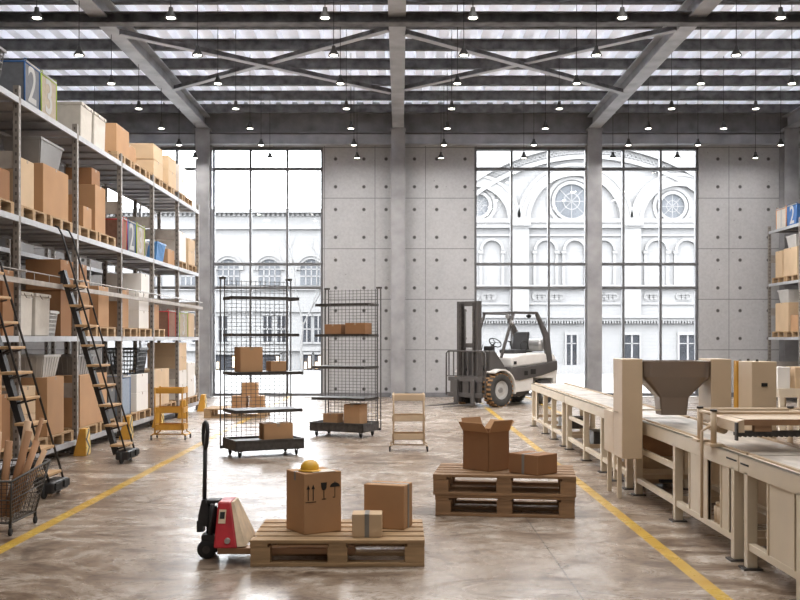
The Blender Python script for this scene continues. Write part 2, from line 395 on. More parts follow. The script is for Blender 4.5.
# ================================================================== OUTSIDE
struct('ground', MB().box(-60, 60, YB+.3, 90, -.25, -.05), 'paving')
def building_right():
    b = thing('arcaded_building', 'pale stone building with tall round-headed arches and round windows beyond the right glass', 'building', (0, 45, 0)); b.scale = (1, .4, 1)
    S = .045
    X = lambda p: (p-400)*S
    Z = lambda q: H-(q-338)*S
    MB().box(X(440), X(860), .35, 6, -.05, Z(-60)).build('facade', 'brickstone', b)
    # large arch bands and their recess frames
    for (c, r, top) in ((474, 34, 0), (575, 45, 0), (678, 35, 0), (777, 45, 0)):
        m = MB(); m.ring(X(c), Z(221), r*S, (r+4)*S, -.25, .4); m.ring(X(c), Z(221), (r+4)*S, (r+10)*S, -.1, .4); m.ring(X(c), Z(221), (r+10)*S, (r+13)*S, -.2, .4)
        m.build('arch_band', 'stone2', b)
    for (c, q, r) in ((478, 205, 11), (572, 201, 17), (673, 206, 12), (777, 201, 17)):
        m = MB(); m.ring(X(c), Z(q), r*S, (r+3)*S, .05, .4, 0, 2*PI, 36); m.ring(X(c), Z(q), (r+4.5)*S, (r+8)*S, .15, .4, 0, 2*PI, 36)
        o = m.build('round_window', 'stone2', b)
        MB().lathe([(r*S, .30), (r*S, .34)], 32, 'y', (X(c), 0, Z(q))).build('pane', 'roundglass', o)
        g = MB(); g.ring(X(c), Z(q), r*S*.45, r*S*.5, .25, .3, 0, 2*PI, 24)
        for k in range(4):
            a = PI*k/4; u = Vector((math.cos(a), 0, math.sin(a)))*r*S; cc = Vector((X(c), .27, Z(q))); g.bar(cc-u, cc+u, .03, .03, (0, 1, 0))
        g.build('muntin', 'stone2', o)
    # giant gable arch
    m = MB(); m.ring(X(588), Z(345), 186*S, 190*S, -.3, .4, .25*PI, .75*PI, 40); m.ring(X(588), Z(345), 198*S, 202*S, -.35, .4, .25*PI, .75*PI, 40)
    for k in range(70):
        a = .26*PI+.48*PI*k/69; R = 194*S
        m.ring(X(588)+R*math.cos(a), Z(345)+R*math.sin(a), .05, .11, .2, .4, 0, 2*PI, 8)
    m.build('gable_arch', 'stone2', b)
    m = MB()
    for (q0, q1, dy) in ((219, 223, -.45), (223, 228, -.25), (234, 236, .1), (285, 289, -.15), (303, 304.5, .15), (315, 318, -.4), (318, 321, -.15), (365, 376, .0)):
        m.box(X(440), X(860), dy, .4, Z(q1), Z(q0))
    for k in range(150): m.box(X(441+k*2.8), X(442.3+k*2.8), -.25, .4, Z(323.5), Z(321))
    m.build('cornice', 'stone2', b)
    for (p0, p1) in ((512, 529), (624, 641), (735, 752)):
        MB().box(X(p0), X(p1), -.1, .4, Z(315), Z(228)).box(X(p0-1.5), X(p1+1.5), -.5, .4, Z(226), Z(218)).build('pilaster', 'stone2', b)
    for c in (492, 546, 575, 604, 657, 687, 720, 765):
        m = MB(); m.ring(X(c), Z(250), 9.5*S, 12*S, -.05, .4, n=16)
        for sg in (-1, 1):
            m.box(X(c+sg*9.5), X(c+sg*12.5), .1, .4, Z(287), Z(252)); m.box(X(c+sg*8.8), X(c+sg*13.5), -.02, .4, Z(253.5), Z(250.5))
        m.build('blind_arch', 'stone2', b)
    for c in (472, 489, 540, 557, 598, 611, 652, 684, 710):
        m = MB(); m.box(X(c-7), X(c+7), .28, .4, Z(301), Z(292))
        for k in range(3): m.ring(X(c-4.5+4.5*k), Z(296.5), .09, .15, .18, .3, 0, 2*PI, 12)
        m.build('ornament_panel', 'stone2', b)
    for (p0, p1, q0, q1) in ((513, 527, 335, 361), (567, 577, 335, 374), (625, 640, 335, 361), (680, 697, 335, 361), (740, 756, 335, 361)):
        o = MB().box(X(p0-2), X(p1+2), .15, .4, Z(q0), Z(q0-3)).box(X(p0-2), X(p0), .15, .4, Z(q1), Z(q0)).box(X(p1), X(p1+2), .15, .4, Z(q1), Z(q0)).box(X(p0-3), X(p1+3), .1, .4, Z(q1+1.5), Z(q1)).build('window', 'stone', b)
        MB().box(X(p0), X(p1), .31, .36, Z(q1), Z(q0)).build('pane', 'outglass', o)
        MB().box(X((p0+p1)/2)-.04, X((p0+p1)/2)+.04, .27, .33, Z(q1), Z(q0)).box(X(p0), X(p1), .27, .33, Z(q0+9), Z(q0+8)).build('muntin', 'stone', o)
    o = MB().box(X(683), X(694), -.05, .2, Z(376), Z(362)).build('door', 'outglass', b)
def building_left():
    b = thing('corniced_building', 'pale low stone building with bracketed cornice beyond the left glass', 'building', (0, 50, 0)); b.scale = (1, .5, 1)
    S = .05
    X = lambda p: (p-400)*S
    Z = lambda q: H-(q-338)*S
    MB().box(X(60), X(372), .4, 7, -.05, Z(212)).build('facade', 'brickstone', b)
    m = MB().box(X(58), X(375), -.3, 7, Z(213), Z(209)).box(X(60), X(372), .0, .5, Z(229), Z(226)).box(X(60), X(372), .1, .5, Z(290), Z(287)).box(X(60), X(372), .0, .5, Z(351), Z(347)).box(X(60), X(372), .1, .5, Z(312), Z(310.5))
    for k in range(64): m.box(X(61+k*4.9), X(63.5+k*4.9), .15, .5, Z(216), Z(213))
    m.build('cornice', 'stone2', b)
    for c in (150, 185, 228, 269, 311, 352):
        m = MB(); m.ring(X(c), Z(270), 11*S, 14*S, .1, .5, n=16); m.ring(X(c), Z(270), 14*S, 15.5*S, -.05, .5, n=16); o = m.build('window', 'stone2', b)
        a = [(X(c)+11*S*math.cos(t*PI/14), Z(270)+11*S*math.sin(t*PI/14)) for t in range(15)]
        MB().prism([(X(c+11), Z(285))]+a+[(X(c-11), Z(285))], .34, .42).build('pane', 'roundglass', o)
        g = MB()
        for t in (-5.5, 0, 5.5): g.box(X(c+t)-.03, X(c+t)+.03, .28, .36, Z(285), Z(261))
        for q in (276, 269): g.box(X(c-11), X(c+11), .28, .36, Z(q)-.03, Z(q)+.03)
        g.build('muntin', 'stone', o)
    for c in (148, 176, 196, 222, 267, 281, 306.5, 318, 345):
        o = MB().box(X(c-6), X(c+6), .25, .5, Z(316), Z(313.5)).box(X(c-6), X(c+6), .2, .5, Z(344), Z(342)).build('window', 'stone2', b)
        MB().box(X(c-4), X(c+4), .33, .42, Z(342), Z(316)).build('pane', 'outglass', o)
        MB().box(X(c)-.03, X(c)+.03, .28, .36, Z(342), Z(316)).box(X(c-4), X(c+4), .28, .36, Z(329)-.03, Z(329)+.03).build('muntin', 'stone', o)
    for p0, p1 in ((215, 236), (250, 280), (303, 312), (314, 322), (330, 352)):
        o = MB().box(X(p0-1.5), X(p0), .1, .5, Z(371), Z(353)).box(X(p1), X(p1+1.5), .1, .5, Z(371), Z(353)).box(X(p0-1.5), X(p1+1.5), .1, .5, Z(354.5), Z(352)).build('shop_window', 'stone2', b)
        MB().box(X(p0), X(p1), .33, .42, Z(370), Z(354.5)).build('pane', 'outglass', o)
        MB().box(X(p0+1), X(p0+3.5), .25, .34, Z(369), Z(362)).box(X(p1-4), X(p1-1.5), .25, .34, Z(368), Z(356)).build('display', 'card_pale', o)
building_right(); building_left()
def tree(px, Y, h, label):
    t = thing('bare_tree', label, 'tree', ((px-400)*Y/1000, Y, -.05), group='bare trees outside')
    m = MB(); rnd = random.Random(px)
    def br(p, d, l, r, k):
        q = p+d*l; m.tube([p, (p+q)/2+Vector((rnd.uniform(-.04,.04), 0, 0))*l, q], [r*.6, r*.5, r*.4], 5, False)
        if k:
            for _ in range(3):
                nd = (d+Vector((rnd.uniform(-.7,.7), rnd.uniform(-.5,.5), rnd.uniform(-.1,.5)))).normalized(); br(q, nd, l*.72, r*.6, k-1)
    br(Vector((0,0,0)), Vector((0,0,1)), h*.34, .11, 4); m.build('trunk', 'bark', t)
tree(303, 44, 6.4, 'thin bare tree outside the left glass')

# ================================================================== PENDANT LAMPS
def lamp_proto():
    t = thing('pendant_lamp', 'x', 'lamp', group='pendant lamps under the roof')
    MB().lathe([(.012, .165), (.03, .16), (.035, .11), (.085, .02), (.09, 0), (.082, .004), (.03, .1)], 16).build('lamp_shade', 'shade', t)
    MB().lathe([(.02, .06), (.05, .04), (.06, .012), (.06, .004), (.01, -.004)], 14).build('bulb', 'bulb', t)
    return t
LX = {1: (-5.23, -3.3, -1.08, 1.05, 3.2, 5.48), 2: (-5.23, -3.3, -1.08, 1.04, 3.2, 5.48, 7.1), 3: (-5.23, -3.3, -1.08, 1.04, 3.2, 5.45, 7.1),
      4: (-5.25, -3.3, -1.08, 1.04, 3.2, 5.46, 7.15), 5: (-5.25, -3.3, -1.08, 1.04, 3.2, 5.46, 7.12), 6: (-7.3, -5.28, -3.32, -1.1, 1.05, 3.2, 5.46, 7.12, 9.1),
      7: (-5.25, -3.33, -1.1, 1.05, 3.17, 5.45, 7.1, 9.1)}
LD = {1: 14.4, 2: 16.3, 3: 18.12, 4: 20.1, 5: 22.0, 6: 23.9, 7: 25.6}
rowname = {1: 'nearest, highest row', 2: 'second lamp row from the front', 3: 'third lamp row from the front', 4: 'fourth lamp row from the front',
           5: 'fifth lamp row from the front', 6: 'sixth lamp row, above the windows', 7: 'rearmost lamp row, before the windows'}
lp = None
LAMPL = bpy.data.lights.new('lamp_light', 'AREA'); LAMPL.shape = 'DISK'; LAMPL.size = .14; LAMPL.energy = 20; LAMPL.color = (1, .97, .94)
LAMPR = LAMPL.copy(); LAMPR.energy = 7
ordn = ('first', 'second', 'third', 'fourth', 'fifth', 'sixth', 'seventh', 'eighth', 'ninth')
for r in LX:
    for i, x in enumerate(LX[r]):
        lab = 'conical pendant lamp, %s from left in the %s' % (ordn[i], rowname[r])
        loc = (x, LD[r], 6.17)
        if lp is None: lp = lamp_proto(); t = lp; t.location = loc; t['label'] = lab; MB().tube([(0,0,.16), (0,0,1.69)], .006, 5).build('cable', 'black', t)
        else: t = copy_tree(lp, None, loc, 0, lab)
        for q in [q for q in bpy.data.objects if q.parent == t and q.type == 'LIGHT']: bpy.data.objects.remove(q)
        l_ = bpy.data.objects.new('lamp_light', LAMPL if r < 7 else LAMPR); COL.objects.link(l_); l_.parent = t; l_.location = (0, 0, -.006)

# ================================================================== LEFT RACK
XF = -4.37; XR = -5.27
FR = [9.46, 11.5, 13.57, 15.72, 17.76, 19.77, 21.74]
LV = (.19, 1.59, 2.97, 4.33)
def slotted():
    n = NT('slotted_upright_steel'); fz = n.math('ABSOLUTE', n.math('SUBTRACT', n.math('FRACT', n.math('MULTIPLY', n.z, 11)), .5))
    inx = n.math('LESS_THAN', n.math('ABSOLUTE', n.x), .011); iny = n.math('LESS_THAN', n.math('ABSOLUTE', n.y), .011)
    hole = n.math('MULTIPLY', n.math('LESS_THAN', fz, .2), n.math('MAXIMUM', inx, iny))
    c = n.ramp(n.noise(9), [(.3, (.20, .175, .15)), (.7, (.29, .26, .235))]); c = n.mix(n.math('MULTIPLY', hole, .8), c, (.05, .045, .04))
    n.L(c, n.b.inputs['Base Color']); n.b.inputs['Roughness'].default_value = .5; n.b.inputs['Metallic'].default_value = .25; return n.m
M['slotted'] = slotted()
def upright(x, y, top, parent, foot=True):
    o = MB().box(-.033, .033, -.033, .033, 0, top).build('upright', 'slotted', parent, (x, y, 0))
    MB().box(-.06, .06, -.06, .06, 0, .015).build('foot', 'iron', o)
def rack(name, label, frames, xf, xr, levels, sgn):
    t = thing(name, label, 'rack')
    for y in frames:
        for x in (xf-sgn*.035, xr+sgn*.035): upright(x, y, levels[-1]+.14, t)
        z0 = levels[0]
        for a, b in zip(levels[:-1], levels[1:]):
            zm = (a+b)/2-.03
            MB().box(xf-sgn*.075, xr+sgn*.075, y-.012, y+.012, zm-.1, zm+.1).build('side_brace', 'brace', t)
    for ya, yb in zip(frames[:-1], frames[1:]):
        for z in levels:
            m = MB().box(xf-sgn*.01, xr+sgn*.01, ya+.036, yb-.036, z-.035, z)
            for k in range(1, 4): yy = ya+(yb-ya)*k/4; m.box(xf-sgn*.03, xr+sgn*.03, yy-.02, yy+.02, z-.06, z-.035)
            sh = m.build('shelf', 'shelf', t)
            MB().box(xf, xf-sgn*.03, ya+.036, yb-.036, z-.065, z+.004).build('edge_beam', 'edge', sh); MB().box(xr, xr+sgn*.03, ya+.036, yb-.036, z-.065, z+.004).build('edge_beam', 'edge', sh)
    return t
rk = rack('pallet_rack', 'tall grey steel pallet rack with four shelf levels along the left side', FR, XF, XR, LV, 1)
copy_tree(rk, None, (-1.75, 0, 0), 0, 'second grey pallet rack standing behind the left rack, seen through it')
m = MB().box(XF+.05, XF+.085, FR[0], FR[-1], 2.19, 2.25)
for y in FR: m.box(XF-.01, XF+.06, y-.03, y+.03, 2.2, 2.24)
m.build('ladder_rail', 'brace', rk)
m = MB().tube([(XF+.07, FR[0], 2.34), (XF+.07, FR[-1], 2.34)], .009, 6)
for y in FR: m.box(XF-.01, XF+.075, y-.012, y+.012, 2.325, 2.355)
for k in range(24): m.tube([(XF+.07, FR[0]+.3+k*.5, 2.34), (XF+.07, FR[0]+.3+k*.5, 2.25)], .005, 4)
m.build('guide_rod', 'galv', rk)

# ---- goods helpers (rack face xf, sgn=+1 when the aisle lies towards +x)
def pallet_rack_proto():
    t = thing('wooden_pallet', 'x', 'pallet', group='pallets on the racks')
    L, W, Hh = .86, .84, .14     # L along y (aisle side), W along x
    m = MB()
    for k in range(6): x = -W+.0+k*(W-.1)/5; m.box(x, x+.1, -L/2, L/2, Hh-.02, Hh)
    m.build('deck', 'wood', t)
    for y in (-L/2+.05, 0, L/2-.05):
        m = MB().box(-W, 0, y-.05, y+.05, 0, .018).box(-W, 0, y-.05, y+.05, Hh-.04, Hh-.02)
        for x in (-.1, -W/2-.05, -W): m.box(x, x+.1, y-.045, y+.045, .018, Hh-.04)
        m.build('runner', 'wood', t)
    return t
pp = pallet_rack_proto(); used = [False]
def rpallet(d, z, label, xf=XF, rz=0, dx=-.02):
    loc = (xf+dx if rz == 0 else xf-dx, d, z)
    if not used[0]:
        used[0] = True; pp.location = loc; pp.rotation_euler = (0, 0, rz); pp['label'] = label; return pp
    return copy_tree(pp, None, loc, rz, label)
def carton(label, x0, x1, y0, y1, z0, z1, m='card', group=None, tape='x', rz=0, c=None, tm='tape', name='cardboard_box'):
    """box centred at its own base"""
    w, l, h = x1-x0, y1-y0, z1-z0
    b = MB().box(-w/2, w/2, -l/2, l/2, 0, h)
    o = b.build(name, m, None, ((x0+x1)/2, (y0+y1)/2, z0), rz, bevel=min(.006, w/20))
    tag(o, label, 'box', group)
    if tape:
        t = MB(); tw = .024 if min(w, l) > .25 else .016; e = .0015; dr = min(.04, h*.2)
        if tape == 'x':
            t.box(-w/2-e, w/2+e, -tw, tw, h-e, h+e); t.box(w/2, w/2+e, -tw, tw, h-dr, h); t.box(-w/2-e, -w/2, -tw, tw, h-dr, h)
        else:
            t.box(-tw, tw, -l/2-e, l/2+e, h-e, h+e); t.box(-tw, tw, -l/2-e, -l/2, h-dr, h)
        t.build('tape', tm, o)
    return o
GL = 'boxes on the left rack'; GR = 'boxes on the right rack'
def rb(label, d0, d1, z0, z1, m='card', w=.45, set_=.04, tape='x', g=GL, x=XF): return carton(label, x-set_-w, x-set_, d0, d1, z0, z1, m, g, tape)
def bag(label, d0, d1, z0, num, body, trim_, xf=XF, sgn=1, hh=.48, w=.5, g='numbered storage bags'):
    """open-topped fabric bag with coloured piping and a big number facing the aisle"""
    l = d1-d0; xc = xf-sgn*(.03+w/2)
    t = thing('storage_bag', label, 'storage bag', (xc, (d0+d1)/2, z0), 0, g)
    m = MB(); i = .012
    m.box(-w/2, w/2, -l/2, l/2, 0, .015)
    m.box(-w/2, -w/2+i, -l/2, l/2, 0, hh).box(w/2-i, w/2, -l/2, l/2, 0, hh).box(-w/2, w/2, -l/2, -l/2+i, 0, hh).box(-w/2, w/2, l/2-i, l/2, 0, hh)
    m.build('body', body, t)
    p = MB(); r = .011
    for sx in (-1, 1):
        for sy in (-1, 1): p.tube([(sx*w/2, sy*l/2, 0), (sx*w/2, sy*l/2, hh)], r, 6)
        p.tube([(sx*w/2, -l/2, hh), (sx*w/2, l/2, hh)], r, 6)
    for sy in (-1, 1):
        p.tube([(-w/2, sy*l/2, hh), (w/2, sy*l/2, hh)], r, 6)
    p.build('piping', trim_, t)
    for sy in (-1, 1):
        MB().tube([(sgn*w/2, sy*(l/2-.02), hh), (sgn*(w/2+.01), sy*(l/2-.03), hh+.04), (sgn*(w/2-.02), sy*(l/2-.06), hh+.055), (sgn*(w/2-.05), sy*(l/2-.03), hh)], .006, 6).build('strap', trim_, t)
    MB().tube([(sgn*w/2, -l/2+.02, hh+.012), (sgn*w/2, l/2-.02, hh+.012)], .016, 8).build('folded_hem', 'digit', t)
    if num: text(num, .62, 'number', 'digit', t, (sgn*(w/2+.002), 0, hh*.48), (PI/2, 0, sgn*PI/2), .95 if l > .42 else .8, font_bold=.006)
    return t
def canvas_box(label, d0, d1, z0, h, m='offwhite', w=.5):
    l = d1-d0; t = thing('canvas_box', label, 'storage box', (XF-.03-w/2, (d0+d1)/2, z0), 0, 'canvas boxes on the left rack')
    MB().hexa([(-w/2+.01, -l/2+.01, 0), (w/2-.01, -l/2+.01, 0), (w/2-.01, l/2-.01, 0), (-w/2+.01, l/2-.01, 0)], [(-w/2, -l/2, h-.04), (w/2, -l/2, h-.04), (w/2, l/2, h-.04), (-w/2, l/2, h-.04)]).build('body', m, t, bevel=.012)
    MB().box(-w/2-.012, w/2+.012, -l/2-.008, l/2+.008, h-.045, h).build('lid', m, t, bevel=.01)
    MB().tube([(w/2+.012, -l*.3, h-.02), (w/2+.035, -l*.25, h-.07), (w/2+.035, l*.25, h-.07), (w/2+.012, l*.3, h-.02)], .006, 6).build('handle', 'brace', t)
    return t
def bin_(label, x0, x1, y0, y1, z0, h, m, ribs=True, lid=None, name='plastic_bin', lattice=False, g=None):
    w, l = x1-x0, y1-y0; t = thing(name, label, 'bin', ((x0+x1)/2, (y0+y1)/2, z0), 0, g)
    b = .8
    mb = MB(); i = .015
    def wall(p, q, pp_, qq):   # slanted panel between bottom edge p-q and top edge pp-qq
        p, q, pp_, qq = map(Vector, (p, q, pp_, qq)); n = (q-p).cross(pp_-p).normalized()*i
        mb.hexa([p, q, q+n, p+n], [pp_, qq, qq+n, pp_+n])
    B = [(-w/2*b, -l/2*b, 0), (w/2*b, -l/2*b, 0), (w/2*b, l/2*b, 0), (-w/2*b, l/2*b, 0)]
    T = [(-w/2, -l/2, h), (w/2, -l/2, h), (w/2, l/2, h), (-w/2, l/2, h)]
    if not lattice:
        for k in range(4): wall(B[k], B[(k+1)%4], T[k], T[(k+1)%4])
    else:
        for k in range(4):
            b0, b1, t0, t1 = Vector(B[k]), Vector(B[(k+1)%4]), Vector(T[k]), Vector(T[(k+1)%4]); nn = 9
            for j in range(nn+1): mb.bar(b0.lerp(b1, j/nn), t0.lerp(t1, j/nn), .012, .012)
            for j in range(7): mb.bar(b0.lerp(t0, j/6), b1.lerp(t1, j/6), .014, .012)
    mb.box(-w/2*b, w/2*b, -l/2*b, l/2*b, 0, .012)
    mb.build('body', m, t)
    MB().box(-w/2-.02, w/2+.02, -l/2-.02, -l/2+.005, h-.03, h).box(-w/2-.02, w/2+.02, l/2-.005, l/2+.02, h-.03, h).box(-w/2-.02, -w/2+.005, -l/2, l/2, h-.03, h).box(w/2-.005, w/2+.02, -l/2, l/2, h-.03, h).build('rim', m, t)
    if ribs and not lattice:
        r = MB()
        for k in range(4):
            b0, b1, t0, t1 = Vector(B[k]), Vector(B[(k+1)%4]), Vector(T[k]), Vector(T[(k+1)%4]); ed = (b1-b0).normalized(); outn = Vector((ed.y, -ed.x, 0))
            for j in (1, 2, 3, 4, 5): r.bar(b0.lerp(b1, j/6)+outn*.004, t0.lerp(t1, j/6)+outn*.004-Vector((0,0,.03)), .012, .03, outn)
        r.build('rib', m, t)
    if lid: MB().box(-w/2-.02, w/2+.02, -l/2-.02, l/2+.02, h, h+.025).build('lid', lid, t, bevel=.006)
    return t
def perforated(label, x0, x1, y0, y1, z0, h, m): return bin_(label, x0, x1, y0, y1, z0, h, m, False, None, 'plastic_basket', True)

PH = .14
for i, (d0, d1, zq, h_, w_, mm) in enumerate(((11.7, 12.9, 2.974, .9, .5, 'card_dark'), (13.8, 15.2, 2.974, .8, .6, 'card'), (10.2, 11.3, 1.594, .9, .5, 'card'), (11.8, 12.7, 1.594, 1.1, .6, 'card_dark'), (13.9, 15.4, 1.594, .95, .6, 'bin_grey'), (15.9, 16.9, 1.594, .8, .5, 'card_dark'),
        (11.7, 13.2, .194, 1.1, .6, 'bin_grey'), (13.8, 14.9, .194, .9, .6, 'card_dark'), (10.2, 11.3, .194, 1.15, .6, 'card_dark'), (16.0, 17.2, 2.974, .7, .5, 'bin_grey'))):
    carton('large %s filler carton in the second rack, bay %s' % ({'card': 'tan', 'card_dark': 'brown', 'bin_grey': 'grey'}[mm], ('over the first ladder, upper shelf', 'past the second upright, upper shelf', 'nearest the camera, middle shelf', 'above the canvas boxes', 'past the second upright, middle shelf', 'past the third upright, middle shelf', 'above the near ladder, bottom shelf', 'past the second upright, bottom shelf', 'nearest the camera, bottom shelf', 'past the third upright, upper shelf')[i]),
           -6.3-w_, -6.3, d0, d1, zq, zq+h_, mm, 'filler cartons in the second rack', None)  # cartons added to darken the gaps seen through the left rack
# --- top shelf
z = LV[3]+.004
perforated('grey slatted plastic basket at the near end of the top shelf', -4.95, -4.42, 10.5, 11.17, z, .45, 'bin_grey')
bag('grey felt bag with blue piping and pale number 2 on the top shelf', 11.72, 12.2, z, '2', 'grey_fabric', 'blue')
bag('beige felt bag with green piping and number 3 on the top shelf', 12.26, 12.8, z, '3', 'beige_fabric', 'green')
canvas_box('off-white lidded canvas box on the top shelf, nearer the numbered bags', 13.8, 14.3, z, .50)
canvas_box('off-white lidded canvas box on the top shelf, nearer the brown carton', 14.4, 14.95, z, .50)
for i, d in enumerate((15.95, 16.9, 17.9, 18.85, 19.8, 20.75)):
    rpallet(d+.0, z, '%s wooden pallet from the near end of the top left rack shelf' % ordn[i].capitalize())
zz = z+PH+.001
rb('single brown carton on the top shelf beside the canvas boxes', 15.55, 16.28, zz, zz+.44)
rb('lower pale tan carton of the tall stack in the middle of the top shelf', 17.9, 18.6, zz, zz+.30, 'card_pale', .62)
rb('upper pale tan carton of the tall stack in the middle of the top shelf', 17.88, 18.6, zz+.302, zz+.58, 'card_pale', .62)
rb('lower light carton of the second-last stack on the top shelf', 19.05, 19.7, zz, zz+.30, 'card_pale', .5)
rb('upper light carton of the second-last stack on the top shelf', 19.05, 19.68, zz+.302, zz+.58, 'card_pale', .5)
rb('lower white carton of the farthest stack on the top shelf', 19.95, 20.65, zz, zz+.29, 'card_white', .5)
rb('upper white carton of the farthest stack on the top shelf', 19.95, 20.65, zz+.292, zz+.57, 'card_white', .5)
rb('tan carton low behind the brown carton on the top shelf', 16.5, 17.3, zz, zz+.36, 'card', .45, .2)
# --- third level (2.97)
z = LV[2]+.004; zz = z+PH+.001
for i, d in enumerate((10.95, 12.0, 12.98, 14.1, 15.02)):
    rpallet(d, z, '%s wooden pallet from the near end of the upper middle shelf' % ordn[i].capitalize())
rpallet(20.2, z, 'wooden pallet under white carton at the far end of the upper middle shelf')
rpallet(21.15, z, 'wooden pallet under tan cartons at the far end of the upper middle shelf')
b_ = rb('brown carton with black handling marks at the left edge of the upper middle shelf', 10.6, 11.3, zz, zz+.34, 'card_dark', .5, .04)
mk = MB()
for q in (.09, .15): mk.box(q-.004, q+.004, -.352, -.3505, .10, .2).prism([(q-.018, .19), (q+.018, .19), (q, .23)], -.352, -.3505)
mk.box(.07, .17, -.352, -.3505, .085, .092).build('handling_mark', 'ink', b_)
rb('narrow tan carton just behind the first upright on the upper middle shelf', 11.62, 12.05, zz, zz+.56, 'card_pale', .4)
rb('large brown carton below the grey bin on the upper middle shelf', 12.36, 13.3, zz, zz+.62, 'card', .5, .04)
bin_('dark grey tapered plastic bin on top of the large brown carton', -4.93, -4.46, 12.4, 13.2, zz+.622, .33, 'bin_grey', False, None)
rb('dark brown carton squeezed behind the second upright, upper middle shelf', 13.66, 13.9, zz, zz+.32, 'card_dark', .4, .3)
rb('low tan carton just past the second upright on the upper middle shelf', 13.93, 14.3, zz, zz+.3, 'card', .35)
rb('tall brown carton with a small one on top, upper middle shelf', 14.47, 14.97, zz, zz+.68, 'card', .5)
rb('small brown carton on top of the tall carton, upper middle shelf', 14.5, 14.9, zz+.682, zz+.93, 'card_dark', .38, .1)
bag('brown felt bag with red piping on the upper middle shelf', 15.85, 16.1, z, '', 'brown_fabric', 'redtrim', w=.48)
bag('grey felt bag with blue piping and number 2 on the upper middle shelf', 16.16, 16.62, z, '2', 'grey_fabric', 'blue')
bag('beige felt bag with green piping and number 3 on the upper middle shelf', 16.7, 17.22, z, '3', 'beige_fabric', 'green')
bin_('small grey plastic bin with white lid between green bag and blue crate', -4.85, -4.45, 17.3, 17.64, z, .26, 'bin_grey', False, 'bin_light')
bin_('bright blue plastic crate with slots on the upper middle shelf', -4.88, -4.44, 18.25, 18.9, z, .36, 'crate_blue', True, None, 'plastic_crate')
rb('low tan carton between blue crate and white carton on upper middle shelf', 19.05, 19.6, z, z+.3, 'card', .5, .05)
rb('tall white carton at the far end of the upper middle shelf', 19.95, 20.6, zz, zz+.60, 'card_white', .5)
rb('lower tan carton at the far end of the upper middle shelf', 20.85, 21.5, zz, zz+.28, 'card_pale', .5)
rb('upper tan carton at the far end of the upper middle shelf', 20.85, 21.5, zz+.282, zz+.54, 'card_pale', .5)
# --- second level (1.59)
z = LV[1]+.004; zz = z+PH+.001
rb('tall tan carton at the left edge of the lower middle shelf', 10.2, 11.03, z, z+.76, 'card', .5)
rb('dark brown carton beside the first upright on the lower middle shelf', 11.1, 11.42, z, z+.74, 'card_dark', .4, .04)
canvas_box('off-white canvas box on the lower middle shelf, beside the first upright', 11.6, 11.98, z, .52)
canvas_box('off-white canvas box on the lower middle shelf, beside the small basket', 12.08, 12.58, z, .52)
perforated('small grey slatted basket on the lower middle shelf', -4.78, -4.44, 12.66, 12.96, z, .32, 'bin_light')
rb('dark brown carton under the wide carton on the lower middle shelf', 13.03, 13.45, z, z+.6, 'card_dark', .52, .05)
rb('wide dark brown carton on top near the ladder rail, lower middle shelf', 13.0, 13.5, z+.602, z+1.0, 'card_dark', .46, .04)
for i, d in enumerate((14.1, 15.02, 16.3, 17.25, 18.25)):
    rpallet(d, z, '%s wooden pallet from the second upright on the lower middle shelf' % ordn[i].capitalize())
rb('tall tan carton right of the second upright on the lower middle shelf', 13.8, 14.2, zz, zz+.66, 'card', .45)
rb('small brown carton stacked on top beside the second upright, lower middle shelf', 13.85, 14.15, zz+.662, zz+.86, 'card_dark', .4, .06)
rb('tan carton with tape seam before the third upright on the lower middle shelf', 14.62, 15.15, zz, zz+.6, 'card', .42)
rb('brown carton right at the third upright on the lower middle shelf', 15.82, 16.25, zz, zz+.62, 'card', .45)
rb('lower white carton of the stack on the lower middle shelf', 16.9, 17.55, zz, zz+.3, 'card_white', .5)
rb('middle white carton of the stack on the lower middle shelf', 16.9, 17.55, zz+.302, zz+.6, 'card_white', .5)
rb('topmost white carton of the stack on the lower middle shelf', 17.05, 17.6, zz+.602, zz+.94, 'card_white', .6)
rb('narrow tan carton behind the fourth upright on the lower middle shelf', 17.9, 18.3, zz, zz+.44, 'card', .4)
bag('brown and pink felt bag with red piping on the lower middle shelf', 19.0, 19.6, z, '', 'brown_fabric', 'redtrim', w=.42)
bag('beige felt bag with green piping at the far end of the lower middle shelf', 19.95, 20.7, z, '3', 'beige_fabric', 'green')
rb('plain tan carton at the far end of the lower middle shelf', 20.85, 21.45, z, z+.5, 'card_pale', .5)
# --- bottom level (.19)
z = LV[0]+.004; zz = z+PH+.001
for i, d in enumerate((10.9, 12.05, 13.02, 14.1, 15.05, 16.3, 17.22, 18.3, 19.2, 20.25, 21.2)):
    rpallet(d, z, '%s wooden pallet from the near end of the bottom shelf' % ordn[i].capitalize() if i < 9 else ('wooden pallet under the second-last white stack on the bottom shelf' if i == 9 else 'last wooden pallet at the far end of the bottom shelf'))
rb('tall tan carton at the left edge of the bottom shelf', 10.3, 11.08, zz, zz+.98, 'card', .5)
rb('brown carton tucked beside the first upright on the bottom shelf', 11.12, 11.42, zz, zz+.6, 'card_dark', .45, .08)
rb('lower pale carton behind the near ladder on the bottom shelf', 11.6, 12.1, zz, zz+.33, 'card_pale', .45)
rb('upper pale carton behind the near ladder on the bottom shelf', 11.6, 12.1, zz+.332, zz+.66, 'card_pale', .45)
b_ = rb('tall brown carton under the light ribbed bin on the bottom shelf', 12.5, 13.12, zz, zz+.74, 'card', .5)
bin_('light grey ribbed plastic bin on top of a brown carton, bottom shelf', -4.92, -4.46, 12.5, 13.08, zz+.742, .28, 'bin_light')
rb('very large tan carton behind the second ladder on the bottom shelf', 13.78, 15.05, zz, zz+.72, 'card', .5)
bin_('grey plastic bin on the very large carton, bottom shelf', -4.92, -4.46, 13.85, 14.6, zz+.722, .28, 'bin_grey')
rb('charcoal storage carton before the third upright on the bottom shelf', 15.12, 15.5, zz, zz+.46, 'bin_dark', .45)
